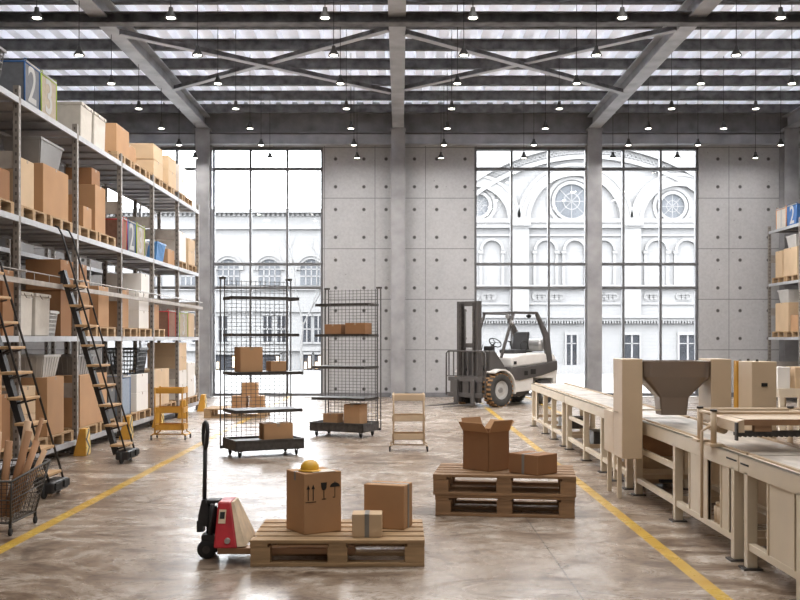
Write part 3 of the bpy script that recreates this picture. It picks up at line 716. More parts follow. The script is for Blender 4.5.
bag('pale blue-grey felt bag with blue piping on the bottom shelf', 15.82, 16.3, zz, '', 'bluegrey', 'blue', hh=.6)
rb('lower white carton under the black basket on the bottom shelf', 16.75, 17.5, zz, zz+.31, 'card_white', .5)
rb('upper white carton under the black basket on the bottom shelf', 16.75, 17.5, zz+.312, zz+.62, 'card_white', .5)
perforated('black perforated plastic basket on white cartons, bottom shelf', -4.95, -4.42, 16.85, 17.5, zz+.622, .44, 'bin_dark')
rb('long pale tan carton behind the yellow trolley on the bottom shelf', 17.9, 19.1, zz, zz+.66, 'card_pale', .45)
rb('lower white carton of the tall far stack on the bottom shelf', 19.95, 20.65, zz, zz+.29, 'card_white', .5)
rb('second white carton of the tall far stack on the bottom shelf', 19.95, 20.65, zz+.291, zz+.58, 'card_white', .5)
rb('third carton, tan, of the tall far stack on the bottom shelf', 19.9, 20.65, zz+.582, zz+.86, 'card_pale', .62)
rb('topmost tan carton of the tall far stack on the bottom shelf', 19.9, 20.65, zz+.862, zz+1.14, 'card_pale', .62)
rb('lower white carton at the far end of the bottom shelf', 20.8, 21.5, zz, zz+.36, 'card_white', .5)
rb('upper white carton at the far end of the bottom shelf', 20.8, 21.5, zz+.362, zz+.72, 'card_white', .5)

# ---- yellow upright guards
def guard(y, label, x=-4.30):
    t = thing('rack_guard', label, 'guard', (x, y, 0), 0, 'yellow rack guards')
    MB().hexa([(-.04, -.18, 0), (.13, -.18, 0), (.13, .03, 0), (-.04, .03, 0)], [(.04, -.16, .36), (.12, -.16, .36), (.12, .02, .36), (.04, .02, .36)]).build('body', 'ochre', t, bevel=.006)
    MB().hexa([(.1305, -.17, .01), (.136, -.17, .01), (.136, .02, .01), (.1305, .02, .01)], [(.1205, -.155, .35), (.126, -.155, .35), (.126, .01, .35), (.1205, .01, .35)]).build('hazard_sticker', 'hazard', t)
for y, l in ((13.45, 'yellow striped guard at the rack upright between the two ladders'), (15.6, 'yellow striped guard right behind the second ladder'), (17.65, 'yellow guard behind the yellow trolley, nearer side'),
             (19.65, 'yellow guard behind the yellow trolley, farther side'), (21.55, 'yellow striped guard at the far end of the rack')): guard(y, l)

# ---- rolling ladders
def ladder(yc, label):
    t = thing('rolling_ladder', label, 'ladder', (0, yc, 0), 0, 'rack ladders')
    sx = lambda z_: -3.58-.292*(z_-.07)
    MB().bar((sx(.1), 0, .1), (sx(2.42), 0, 2.42), .06, .10, (0, 1, 0)).build('spine', 'black', t)
    for k in range(9):
        z_ = .21+.25*k; x = sx(z_)
        MB().box(x, x+.19, -.19, .19, z_, z_+.028).build('tread', 'tread', t, bevel=.005)
        MB().bar((x+.02, 0, z_-.05), (x+.16, -.15, z_-.008), .016, .016).bar((x+.02, 0, z_-.05), (x+.16, .15, z_-.008), .016, .016).build('bracket', 'black', t)
    for sy in (-1, 1):
        MB().tube([(sx(.12)+.185, sy*.2, .12), (sx(2.85)+.185, sy*.2, 2.85), (sx(2.97)+.17, sy*.2, 2.95), (sx(2.97)+.13, sy*.2, 2.965)], .012, 8).build('handrail', 'black', t)
    m = MB().box(-3.54, -3.37, -.23, .23, .05, .16)
    m.build('base', 'black', t, bevel=.02)
    for q0, q1 in ((-.20, -.05), (.05, .20)): MB().box(-3.37, -3.35, q0, q1, .08, .15).build('bumper', 'rubber', t, bevel=.004)
    for sy in (-1, 1): MB().lathe([(.06, -.018), (.075, -.01), (.075, .01), (.06, .018)], 16, 'x', (-3.47, sy*.2, .075)).build('wheel', 'rubber', t)
    MB().box(-4.28, -4.24, -.06, .06, 2.26, 2.40).box(-4.31, -4.24, -.05, .05, 2.37, 2.4).build('rail_hook', 'black', t)
ladder(9.95, 'black ladder with oak treads at the left edge, behind the wire cart')
ladder(12.66, 'black ladder with oak treads leaning on the middle of the rack')

# ================================================================== RIGHT RACK
rack('pallet_rack', 'grey steel pallet rack at the right edge before the concrete wall', [19.9, 21.93, 23.98, 26.0], 9.57, 10.47, LV, -1)
XR2 = 9.57
def rb2(label, d0, d1, z0, z1, m='card', w=.45): return carton(label, XR2+.04, XR2+.04+w, d0, d1, z0, z1, m, GR, 'x')
z = LV[3]+.004
bag('orange-trimmed felt bag with number 1 on the right rack', 24.86, 25.5, z, '1', 'offwhite', 'orange', XR2, -1)
bag('blue felt bag with white number 2 on the right rack', 24.2, 24.78, z, '2', 'blue', 'blue', XR2, -1)
z = LV[2]+.004; zz = z+PH+.001
rpallet(25.35, z, 'left wooden pallet on the middle shelf of the right rack', XR2, PI); rpallet(24.45, z, 'right wooden pallet on the middle shelf of the right rack', XR2, PI)
rb2('narrow tan carton on the middle shelf of the right rack', 25.15, 25.6, zz, zz+.66, 'card_pale')
rb2('wide tan carton under a grey bin on the right rack', 24.2, 25.05, zz, zz+.68, 'card_pale')
bin_('grey plastic bin on the wide carton of the right rack', XR2+.06, XR2+.5, 24.3, 24.9, zz+.682, .3, 'bin_light')
z = LV[1]+.004; zz = z+PH+.001
rpallet(25.35, z, 'left wooden pallet on the lower shelf of the right rack', XR2, PI); rpallet(24.45, z, 'right wooden pallet on the lower shelf of the right rack', XR2, PI)
rb2('tall tan carton on the lower shelf of the right rack', 24.75, 25.6, zz, zz+.72, 'card_pale', .5)
rb2('small brown carton at the edge on the lower shelf of the right rack', 24.15, 24.6, zz, zz+.4, 'card', .5)
bin_('light grey bin on the tall carton of the right rack', XR2+.06, XR2+.5, 24.8, 25.45, zz+.722, .32, 'bin_light')

# ================================================================== WIRE SHELF TROLLEYS
def trolley(label, A, th, mirror):
    """local: x along the long front, y towards the mesh back; mirror flips which end is near"""
    t = thing('wire_back_trolley', label, 'shelf trolley', (A[0], A[1], 0), th, 'tall wire-backed shelf trolleys')
    L, W, T = .95, .58, 2.39; s = -1 if mirror else 1
    bx = lambda m, x0, x1, *r: m.box(s*x0, s*x1, *r)
    m = MB(); bx(m, 0, L, 0, .02, .09, .23); bx(m, 0, L, W-.02, W, .09, .23); bx(m, 0, .02, 0, W, .09, .23); bx(m, L-.02, L, 0, W, .09, .23); bx(m, 0, L, 0, W, .09, .105); bx(m, 0, L, 0, W, .19, .205)
    m.build('base', 'iron', t)
    for x in (0, L):
        p = MB(); bx(p, x-.035, x-.025, W-.005, W+.02, .08, T); bx(p, x+.025, x+.035, W-.005, W+.02, .08, T); bx(p, x-.035, x+.035, W-.005, W+.02, .08, .12); bx(p, x-.04, x+.04, W-.02, W+.035, T-.025, T+.005)
        p.build('post', 'iron', t)
    g = MB(); x = .06
    while x < L-.04: g.tube([(s*x, W+.005, .22), (s*x, W+.005, T-.03)], 0.0042, 4, False); x += .068
    z_ = .25
    while z_ < T: g.tube([(s*.03, W-.002, z_), (s*(L-.03), W-.002, z_)], 0.0042, 4, False); z_ += .051
    g.build('wire_mesh', 'wire', t)
    for z_, dp in ((.62, .52), (1.12, .54), (1.63, .40), (2.12, .40)):
        q = MB(); q.prism([(s*0, W-.01), (s*L, W-.01), (s*L, W-dp), (s*0, W-dp)], z_-.012, z_, 'z'); bx(q, 0, L, W-dp, W-dp+.015, z_-.04, z_)
        bx(q, 0, .015, W-dp, W-.01, z_-.04, z_); bx(q, L-.015, L, W-dp, W-.01, z_-.04, z_)
        q.build('shelf', 'iron', t)
    for x, y in ((.08, .08), (L-.08, .08), (.08, W-.08), (L-.08, W-.08)):
        c = MB(); bx(c, x-.03, x+.03, y-.03, y+.03, .08, .092); bx(c, x-.02, x-.015, y-.015, y+.025, .03, .085); bx(c, x+.015, x+.02, y-.015, y+.025, .03, .085)
        o = c.build('caster', 'black', t)
        MB().lathe([(.028, -.012), (.034, -.008), (.034, .008), (.028, .012)], 12, 'x', (s*x, y+.01, .034)).build('wheel', 'rubber', o)
    return t
def onpl(A, th, lx, ly):  # local trolley point to world
    return (A[0]+lx*math.cos(th)-ly*math.sin(th), A[1]+lx*math.sin(th)+ly*math.cos(th))
def cart_on(label, A, th, lx, ly, z, w, l, h, m='card', g=None, extra=0, tape='y'):
    x, y = onpl(A, th, lx, ly)
    return carton(label, x-w/2, x+w/2, y-l/2, y+l/2, z+.001, z+.001+h, m, g, tape, th+extra)
A1 = (-2.13, 12.98); T1 = math.radians(27)
trolley('tall wire-backed trolley on casters, nearer one, left of centre', A1, T1, False)
g_ = 'cartons on the wire trolleys'
cart_on('large brown carton on the middle shelf of the nearer wire trolley', A1, T1, .27, .30, 1.12, .31, .26, .33, 'card', g_)
cart_on('small brown carton on the middle shelf of the nearer wire trolley', A1, T1, .66, .30, 1.12, .22, .2, .135, 'card', g_)
cart_on('brown carton on the base of the nearer wire trolley', A1, T1, .64, .25, .23-.024, .40, .28, .22, 'card', g_, -.1)
A2 = (-.577, 15.6); T2 = math.radians(-24)
trolley('tall wire-backed trolley on casters, farther one, beside the concrete wall', A2, T2, True)
cart_on('flat brown carton on the upper shelf of the farther wire trolley, left one', A2, T2, -.66, .36, 1.63, .30, .24, .16, 'card_dark', g_)
cart_on('flat brown carton on the upper shelf of the farther wire trolley, right one', A2, T2, -.26, .36, 1.63, .36, .24, .18, 'card_dark', g_)
cart_on('small low brown carton on the base of the farther wire trolley', A2, T2, -.68, .30, .206, .26, .22, .15, 'card', g_)
cart_on('tall brown carton on the base of the farther wire trolley', A2, T2, -.27, .28, .206, .28, .28, .31, 'card', g_)

# ================================================================== UTILITY TROLLEYS
def utility(label, xc, yc, m, tops, rz=0):
    t = thing('utility_trolley', label, 'trolley', (xc, yc, 0), rz)
    w, l = .46, .32
    for z1 in tops:
        q = MB(); z0 = z1-.085
        q.box(-w/2, w/2, -l/2, l/2, z0, z0+.008).box(-w/2, w/2, -l/2, -l/2+.008, z0, z1).box(-w/2, w/2, l/2-.008, l/2, z0, z1).box(-w/2, -w/2+.008, -l/2, l/2, z0, z1).box(w/2-.008, w/2, -l/2, l/2, z0, z1)
        q.build('tray', m, t, bevel=.003)
    for sx in (-1, 1):
        MB().tube([(sx*(w/2-.02), -l/2-.012, .10), (sx*(w/2-.02), -l/2-.012, tops[0]), (sx*(w/2-.02), -l/2, tops[0]+.005)], .011, 8).tube([(sx*(w/2-.02), l/2+.012, .10), (sx*(w/2-.02), l/2+.012, tops[0]), (sx*(w/2-.02), l/2, tops[0]+.005)], .011, 8).build('post', m, t)
        MB().tube([(sx*(w/2-.02), -l/2-.012, .11), (sx*(w/2+.03), -l/2-.04, .075), (sx*(w/2+.03), l/2+.04, .075), (sx*(w/2-.02), l/2+.012, .11)], .009, 8).build('foot_rail', m, t)
    MB().tube([(-w/2-.03, 0, .075), (w/2+.03, 0, .075)], .009, 8).build('cross_rail', m, t)
    for sx in (-1, 1):
        for sy in (-1, 1):
            c = MB().box(sx*(w/2+.03)-.012, sx*(w/2+.03)+.012, sy*(l/2+.03)-.01, sy*(l/2+.03)+.01, .03, .075).build('caster', 'black', t)
            MB().lathe([(.02, -.01), (.026, -.006), (.026, .006), (.02, .01)], 12, 'x', (sx*(w/2+.03), sy*(l/2+.03), .026)).build('wheel', 'rubber', c)
utility('small yellow three-tier trolley in front of the left rack', -3.56, 15.55, 'ochre', (.80, .50, .235))
utility('small cream three-tier trolley on the open floor near the centre', .12, 14.0, 'cream', (.785, .50, .245))

# ================================================================== PALLETS ON THE FLOOR
def big_pallet(label, loc, rz, m='wood', L=1.2, W=.8, Hh=.183, group='wooden pallets on the open floor'):
    """origin: front left bottom corner; x along the front, y away"""
    t = thing('wooden_pallet', label, 'pallet', loc, rz, group)
    for k in range(5):
        y = k*(W-.125)/4; MB().box(0, L, y, y+.125, Hh-.024, Hh).build('deck_board', m, t, bevel=.003)
    for k in range(3):
        x = (0, L/2-.06, L-.12)[k]
        MB().box(x, x+.12, 0.002, W-.002, Hh-.046, Hh-.024).build('cross_board', m, t, bevel=.002)
    for x in (0, L/2-.07, L-.14):
        for y in (0.004, W/2-.05, W-.104): MB().box(x+.002, x+.138, y, y+.1, .026, Hh-.046).build('block', m, t, bevel=.003)
    for y in (0.002, W/2-.05, W-.102): MB().box(0.001, L-.001, y, y+.1, .0, .026).build('bottom_board', m, t, bevel=.003)
    return t
big_pallet('light wooden pallet in the foreground on the pallet jack forks', (-1.03, 6.86, 0), 0)
PZ = .184
def boxAt(label, A, th, w, l, h, z, m='card', g='cartons on the floor pallets', tape='y', tm='tape_grey'):
    cx = A[0]+w/2*math.cos(th)-l/2*math.sin(th); cy = A[1]+w/2*math.sin(th)+l/2*math.cos(th)
    return carton(label, cx-w/2, cx+w/2, cy-l/2, cy+l/2, z, z+h, m, g, tape, th, tm=tm)
b = boxAt('large brown carton printed with arrows, glass and umbrella on front pallet', (-.675, 7.03), math.radians(32), .30, .29, .43, PZ, 'card', tape=None)
# printed handling symbols on the front face (local y = -l/2)
yy = -.29/2-.001; T_ = .0012
sy = MB()
def flat(poly): sy.prism([(px_*1.12-.022, (pz_-.3)*1.05+.295) for px_, pz_ in poly], yy-T_, yy+.0005)
for cx in (-.085, -.05):
    flat([(cx-.003, .245), (cx+.003, .245), (cx+.003, .33), (cx-.003, .33)]); flat([(cx-.012, .322), (cx+.012, .322), (cx, .352)])
flat([(-.105, .232), (-.03, .232), (-.03, .237), (-.105, .237)])
flat([(.005, .36), (.047, .36), (.045, .325), (.036, .309), (.016, .309), (.007, .325)]); flat([(.0235, .25), (.0285, .25), (.0285, .31), (.0235, .31)]); flat([(.011, .245), (.041, .245), (.041, .251), (.011, .251)])
um = [(.105+.036*math.cos(a), .325+.03*math.sin(a)) for a in [PI*k/10 for k in range(11)]]; flat(um); flat([(.1025, .26), (.107, .26), (.107, .325), (.1025, .325)])
flat([(.09, .252), (.107, .252), (.107, .258), (.09, .258)]); flat([(.103, .35), (.107, .35), (.107, .363), (.103, .363)])
sy.build('handling_symbols', 'ink', b)
tp = MB().box(-.1515, -.149, -.014, .014, .37, .43).box(-.149, .15, -.014, .014, .4295, .4315).build('tape', 'tape_grey', b)
# helmet and sheet on the carton
hc = (-.675+.13*math.cos(math.radians(32))-.1*math.sin(math.radians(32)), 7.03+.13*math.sin(math.radians(32))+.1*math.cos(math.radians(32)))
tag(MB().box(-.09, .09, -.065, .065, 0, .0025).build('paper_sheet', 'paper', None, (hc[0]+.05, hc[1]-.01, PZ+.4325), .5), 'loose white paper sheet under the yellow hard hat', 'paper')
hz = PZ+.4355
hh = thing('hard_hat', 'yellow hard hat lying on top of the printed carton', 'helmet', (hc[0]-.03, hc[1], hz), .5); hh.scale = (.86, .86, .86)
m = MB(); m.lathe([(.078, .0), (.08, .014), (.076, .035), (.062, .062), (.038, .08), (.012, .087), (0.0001, .088)], 24); m.build('shell', 'yellow', hh)
m = MB(); m.lathe([(.076, .004), (.094, 0), (.095, .003), (.078, .012)], 24); m.prism([(-.06, -.08), (-.03, -.115), (.03, -.115), (.06, -.08)], .0, .006, 'z'); m.build('brim', 'yellow', hh)
MB().ring(0, 0, .078, .086, -.01, .01, .12*PI, .88*PI, 16).build('ridge', 'yellow', hh, (0, 0, .003))
boxAt('medium brown carton at the right on the front pallet', (.03-.31*math.cos(math.radians(-18)), 7.22+.31*math.sin(math.radians(18))), math.radians(-18), .31, .2, .318, PZ, 'card', tape=None)
b = bpy.data.objects[-1] if False else [o for o in bpy.data.objects if o.get('label', '').startswith('medium brown')][0]
MB().box(.1545, .157, -.018, .018, .0, .318).box(-.155, .1545, -.018, .018, .3175, .3195).build('tape', 'tape_grey', b)
b = boxAt('small pale carton with grey tape band at the front of the pallet', (-.335, 6.95), 0, .21, .17, .16, PZ, 'card_pale', tape=None)
MB().box(-.016, .016, -.0865, -.0845, 0, .16).box(-.016, .016, -.0865, .085, .1595, .1615).build('tape', 'tape_grey', b)
# right double stack
TR = math.radians(-7.5); PR = (.29, 8.84)
big_pallet('lower brown wooden pallet of the two stacked on the right', (PR[0]+.02, PR[1], 0), TR, 'wood_dark', 1.22)
big_pallet('upper brown wooden pallet under the open carton', (PR[0], PR[1]-.005, .184), TR, 'wood_dark', 1.25)
PZ2 = .3685
def open_carton(label, A, th, w, l, h, z):
    cx = A[0]+w/2*math.cos(th)-l/2*math.sin(th); cy = A[1]+w/2*math.sin(th)+l/2*math.cos(th)
    t = thing('open_cardboard_box', label, 'box', (cx, cy, z), th, 'cartons on the floor pallets')
    i = .005
    MB().box(-w/2, w/2, -l/2, l/2, 0, i).box(-w/2, w/2, -l/2, -l/2+i, 0, h).box(-w/2, w/2, l/2-i, l/2, 0, h).box(-w/2, -w/2+i, -l/2, l/2, 0, h).box(w/2-i, w/2, -l/2, l/2, 0, h).build('body', 'card_dark', t)
    fl = .13
    for (p, q, o_, up) in (((-w/2, -l/2), (w/2, -l/2), (0, -.055), .105), ((w/2, -l/2), (w/2, l/2), (.085, 0), .085), ((w/2, l/2), (-w/2, l/2), (0, .03), .11), ((-w/2, l/2), (-w/2, -l/2), (-.07, 0), .085)):
        p = Vector((*p, h-.002)); q = Vector((*q, h-.002)); d = Vector((*o_, up)); nrm = (q-p).normalized().cross(d.normalized())*.004; e = (q-p).normalized()*.012
        MB().hexa([p, q, q+nrm, p+nrm], [p+d+e, q+d-e, q+d-e+nrm, p+d+e+nrm]).build('flap', 'card', t)
open_carton('open brown carton with raised flaps on the right pallet stack', (.794, 8.97), math.radians(42), .275, .32, .355, PZ2)
b = boxAt('low closed brown carton next to the open carton on the right', (1.2, 8.71), math.radians(44), .28, .33, .175, PZ2, 'card_dark', tape=None)
MB().box(-.1415, -.1395, -.014, .014, 0, .175).box(-.1415, .14, -.014, .014, .1745, .1765).build('tape', 'tape_grey', b)

# far pallet behind the nearer wire trolley
t = big_pallet('wooden pallet far behind the nearer wire trolley', (-3.85, 19.6, 0), 0)
gg = 'small cartons on the far pallet'
carton('left small tan carton on the far pallet', -3.33, -3.03, 19.75, 20.05, PZ, PZ+.24, 'card', gg)
carton('right small tan carton on the far pallet', -2.98, -2.70, 19.75, 20.05, PZ, PZ+.24, 'card', gg)
carton('top small tan carton of the three on the far pallet', -3.13, -2.83, 19.76, 20.05, PZ+.242, PZ+.5, 'card', gg)

# ================================================================== PALLET JACK
def pallet_jack():
    t = thing('pallet_jack', 'red hand pallet jack with black handle at the front pallet', 'pallet jack', (-1.03, 7.2, 0), 0)
    # forks run in under the pallet towards +x
    for y in (-.2, .2):
        MB().box(-.24, .72, y-.055, y+.055, .068, .110).build('fork', 'brown_sheet', t, bevel=.004)
    MB().hexa([(-.265, -.27, .11), (-.10, -.27, .11), (-.10, .27, .11), (-.265, .27, .11)], [(-.26, -.12, .41), (-.167, -.12, .41), (-.167, .12, .41), (-.26, .12, .41)]).build('body', 'red', t, bevel=.012)
    MB().hexa([(-.10, -.26, .12), (-.045, -.24, .12), (-.045, .24, .12), (-.10, .26, .12)], [(-.167, -.11, .405), (-.15, -.10, .405), (-.15, .10, .405), (-.167, .11, .405)]).build('back_plate', 'worn_cream', t)
    # warning sticker on the sloped side face
    def P_(u, v, e=.003): return (-.265+u, -.27+.15*((v-.11)/.30)-e, v)
    MB().add([P_(.02, .27), P_(.07, .27), P_(.07, .36), P_(.02, .36), P_(.02, .27, 0), P_(.07, .27, 0), P_(.07, .36, 0), P_(.02, .36, 0)], [(0,1,2,3), (7,6,5,4), (0,4,5,1), (1,5,6,2), (2,6,7,3), (3,7,4,0)]).build('warning_label', 'worn_cream', t)
    MB().add([P_(.028, .30, .0045), P_(.062, .30, .0045), P_(.062, .345, .0045), P_(.028, .345, .0045), P_(.028, .30, 0), P_(.062, .30, 0), P_(.062, .345, 0), P_(.028, .345, 0)], [(0,1,2,3), (7,6,5,4), (0,4,5,1), (1,5,6,2), (2,6,7,3), (3,7,4,0)]).build('label_print', 'ink', t)
    MB().lathe([(.02, 0), (.02, .03)], 14, 'y', (-.17, -.262, .16)).build('bolt', 'steelgrey', t)
    # pump, frame, steering wheels
    MB().tube([(-.325, 0, .12), (-.325, 0, .36)], .04, 14).tube([(-.325, 0, .36), (-.325, 0, .41)], .022, 12).box(-.35, -.26, -.05, .05, .39, .41).build('pump', 'black', t)
    MB().tube([(-.345, -.03, .11), (-.345, -.10, .11)], .028, 12).tube([(-.325, -.08, .14), (-.30, -.1, .39)], .016, 8).box(-.38, -.265, -.10, .10, .11, .17).build('steering_block', 'black', t)
    for y in (-.075, .075):
        MB().lathe([(.03, -.03), (.062, -.028), (.068, -.02), (.068, .02), (.062, .028), (.03, .03)], 22, 'y', (-.345, y, .068)).build('steering_wheel', 'rubber', t)
        MB().lathe([(.028, -.034), (.028, .034)], 14, 'y', (-.345, y, .068)).build('hub', 'iron', t)
    MB().prism([(-.42, .22), (-.35, .22), (-.34, .36), (-.365, .41), (-.39, .41), (-.415, .30)], -.04, .04).box(-.425, -.38, -.045, .045, .18, .26).box(-.38, -.30, -.03, .03, .24, .30).build('linkage', 'black', t)
    MB().tube([(-.378, 0, .39), (-.372, 0, .79)], .015, 10).build('handle_shaft', 'black', t)
    pts = [(-.372, 0, .77), (-.372, -.04, .82), (-.37, -.05, .90), (-.37, -.038, .95), (-.37, 0, .965), (-.37, .038, .95), (-.37, .05, .90), (-.372, .04, .82), (-.372, 0, .77)]
    # the loop is turned a little towards the camera
    a = math.radians(28)
    rot = [((p[0]+.372)*math.cos(a)-p[1]*math.sin(a)-.372, (p[0]+.372)*math.sin(a)+p[1]*math.cos(a), p[2]) for p in pts]
    MB().tube(rot, .014, 8, False).build('handle_grip', 'black', t)
    MB().tube([(-.372, 0, .79), (-.37, 0, .88)], .008, 6).build('release_lever', 'steelgrey', t)
    MB().lathe([(.03, -.04), (.035, -.035), (.035, .035), (.03, .04)], 14, 'y', (.62, -.2, .036)).lathe([(.03, -.04), (.035, -.035), (.035, .035), (.03, .04)], 14, 'y', (.62, .2, .036)).build('load_roller', 'rubber', t)
pallet_jack()

# ================================================================== WIRE CART WITH TUBES
def wire_cart():
    t = thing('wire_cart', 'grey wire basket cart full of cardboard tubes, bottom left', 'cart', (-3.5, 8.2, 0), 0)
    w0, l0, w1, l1, z0, z1 = .41, .27, .47, .40, .10, .47
    B = [(-w0, -l0, z0), (w0, -l0, z0), (w0, l0, z0), (-w0, l0, z0)]; T = [(-w1, -l1, z1-.02), (w1, -l1, z1-.02), (w1+.02, l1, z1+.05), (-w1, l1, z1+.05)]
    m = MB(); fr = MB()
    for k in range(4):
        b0, b1, t0, t1 = Vector(B[k]), Vector(B[(k+1)%4]), Vector(T[k]), Vector(T[(k+1)%4])
        n = 24 if k % 2 == 0 else 18
        for j in range(1, n): m.tube([b0.lerp(b1, j/n), t0.lerp(t1, j/n)], .0028, 4, False)
        for j in range(1, 11): m.tube([b0.lerp(t0, j/11), b1.lerp(t1, j/11)], .0028, 4, False)
        fr.tube([t0, t1], .010, 6); fr.tube([b0, b1], .008, 6); fr.tube([b0, t0], .009, 6); fr.tube([b0.lerp(t0, .55), b1.lerp(t1, .55)], .006, 6)
    for j in range(1, 18): m.tube([(-w0+2*w0*j/18, -l0, z0), (-w0+2*w0*j/18, l0, z0)], .0028, 4, False)
    for j in range(1, 10): m.tube([(-w0, -l0+2*l0*j/10, z0), (w0, -l0+2*l0*j/10, z0)], .0028, 4, False)
    m.build('wire_basket', 'wire', t); fr.build('frame', 'wire', t)
    for sx in (-1, 1):
        for sy in (-1, 1):
            c = MB().box(sx*w0-.01, sx*w0+.01, sy*l0-.01, sy*l0+.01, .04, .1).build('caster', 'black', t)
            MB().lathe([(.022, -.012), (.032, -.008), (.032, .008), (.022, .012)], 12, 'x', (sx*w0, sy*l0, .032)).build('wheel', 'rubber', c)
wire_cart()
def roll(label, bpx, bd, tpx, tq, td, r, m='roll'):
    # bottom rests in the cart; top given by the picture position of its end
    b_ = Vector(((bpx-400)*bd/1000, bd, .125)); tt = Vector(((tpx-400)*td/1000, td, H-(tq-338)*td/1000))
    d = (tt-b_).normalized()
    o = MB().tube([(0, 0, 0), tt-b_], r, 16).tube([(tt-b_)-d*.001, (tt-b_)+d*.0015], r*.62, 12).build('cardboard_tube', m, None, b_)
    tag(o, label, 'tube', 'cardboard tubes in the wire cart')
roll('pale wide cardboard tube at the back of the wire cart', 14, 8.36, 28, 421, 8.42, .030, 'roll_pale')
roll('thick leaning brown tube in the middle of the wire cart', 6, 8.15, 29, 431, 8.2, .030)
roll('thin dark brown tube, the tallest in the wire cart', 16, 8.3, 42, 418, 8.4, .018)
roll('upright brown tube left in the wire cart', 1, 8.1, 9, 441, 8.12, .030)
roll('leaning brown tube to the right in the wire cart', 9, 8.06, 37, 441, 8.25, .027)
roll('short tan tube leaning on the right rim of the cart', 17, 8.33, 45, 450, 8.42, .022, 'roll_pale')
roll('tan tube at the left edge of the picture in the wire cart', -8, 8.2, -2, 432, 8.2, .03, 'roll_pale')

# ================================================================== CONVEYOR
CXA, CXB, CZ = 2.35, 3.02, .76
def conveyor(label, y0, y1, legs, panels=(), rails=True):
    t = thing('conveyor', label, 'conveyor', (0, 0, 0), 0, 'cream conveyor sections')
    for x in (CXA, CXB):
        sg = 1 if x == CXA else -1
        MB().box(x, x+sg*.035, y0, y1, CZ-.12, CZ).box(x, x+sg*.06, y0, y1, CZ-.012, CZ).build('side_frame', 'cream_white', t, bevel=.004)
        MB().box(x+sg*.06, x+sg*.085, y0+.01, y1-.01, CZ-.01, CZ+.012).build('guide_strip', 'tan_paint', t)
    MB().box(CXA+.06, CXB-.06, y0+.01, y1-.01, CZ-.03, CZ-.004).build('belt', 'belt', t)
    MB().tube([(CXA+.05, y0+.04, CZ-.06), (CXB-.05, y0+.04, CZ-.06)], .035, 12).build('end_roller', 'steelgrey', t)
    for y in legs:
        for x in (CXA+.035, CXB-.035):
            o = MB().box(x-.035, x+.035, y-.035, y+.035, .012, CZ-.1).build('leg', 'cream_white', t, bevel=.004)
            MB().box(x-.065, x+.065, y-.06, y+.06, 0, .012).build('foot_plate', 'iron', o)
        for zb in (.16, CZ-.16): MB().box(CXA+.07, CXB-.07, y-.02, y+.02, zb, zb+.05).build('cross_bar', 'cream', t)
    for x in (CXA+.035, CXB-.035): MB().box(x-.025, x+.025, min(legs), max(legs), .13, .18).build('lower_rail', 'cream_white', t, bevel=.004)
    for (a, b_) in panels: MB().box(CXA+.012, CXA+.03, a, b_, .18, CZ-.12).box(CXA+.004, CXA+.034, a, a+.02, .18, CZ-.12).box(CXA+.004, CXA+.034, b_-.02, b_, .18, CZ-.12).build('side_panel', 'cream_white', t)
    return t
cv0 = conveyor('cream conveyor section nearest the camera at the right edge', 3.6, 6.93, (6.80, 5.9, 3.9), [(5.97, 6.42)])
cv1 = conveyor('cream conveyor section carrying the hopper machine', 6.95, 10.15, (7.07, 8.58, 10.0), [(7.66, 8.16), (7.16, 7.36)])
cv2 = conveyor('cream conveyor section beyond the hopper machine', 10.2, 14.28, (10.4, 11.0, 11.7, 12.8, 14.1), [(11.05, 11.3)])
cv3 = conveyor('farthest cream conveyor section beside the forklift', 14.32, 17.9, (14.5, 15.5, 16.4, 17.8), [(17.2, 17.4)])
for cv, y0, y1 in ((cv1, 8.6, 10.0), (cv2, 12.85, 14.0)):
    MB().bar((CXA+.03, y0, .46), (CXA+.03, y1, .46), .03, .05).build('middle_rail', 'cream_white', cv)
MB().box(CXA-.002, CXA+.001, 6.74, 6.9, .700, .712).build('vent_slot', 'ink', cv0); MB().box(CXA-.002, CXA+.001, 6.98, 7.2, .705, .717).build('vent_slot', 'ink', cv1)
m = MB()
for x in (2.62, 2.78): m.tube([(x, 6.5, .30), (x, 6.56, .44)], .035, 12)
for y in (7.48, 7.56):
    MB().tube([(CXA+.06, y, .18), (CXA+.06, y, .30)], .035, 12).tube([(CXA+.06, y, .30), (CXA+.06, y, .33)], .022, 12).build('roller_motor', 'cream', cv1)
MB().box(2.5, 2.9, 6.55, 6.85, .18, .24).build('drive_tray', 'tan_paint', cv0)
MB().box(2.52, 2.88, 6.58, 6.82, .24, .40).box(2.6, 2.8, 6.6, 6.8, .4, .44).tube([(2.55, 6.57, .32), (2.86, 6.57, .32)], .03, 10).build('drive_motor', 'black', cv0)
MB().box(2.5, 2.9, 12.9, 13.3, .18, .36).build('drive_motor', 'bin_dark', cv2)
MB().box(2.5, 2.9, 15.4, 15.8, .18, .34).build('drive_motor', 'iron', cv3)
# bin below the machine
t = thing('scrap_hopper_box', 'brown sheet-metal collecting box under the machine conveyor', 'collecting box', (2.72, 10.46, 0))
MB().box(-.27, .22, -.02, .5, .05, .27).build('drawer', 'tan_paint', t, bevel=.005)
MB().hexa([(-.25, .02, .33), (.22, .02, .33), (.22, .5, .33), (-.25, .5, .33)], [(-.25, .06, .6), (.2, .06, .6), (.2, .48, .6), (-.25, .48, .6)]).build('chute', 'brown_sheet', t)
MB().box(-.27, .24, -.04, .5, .27, .33).build('front_lip', 'tan_paint', t)
for x in (-.17, .17):
    for y in (.05, .4): MB().box(x-.03, x+.03, y-.03, y+.03, 0, .05).build('foot', 'iron', t)
MB().box(-.02, .1, -.11, -.03, .07, .16).build('latch_motor', 'black', t)

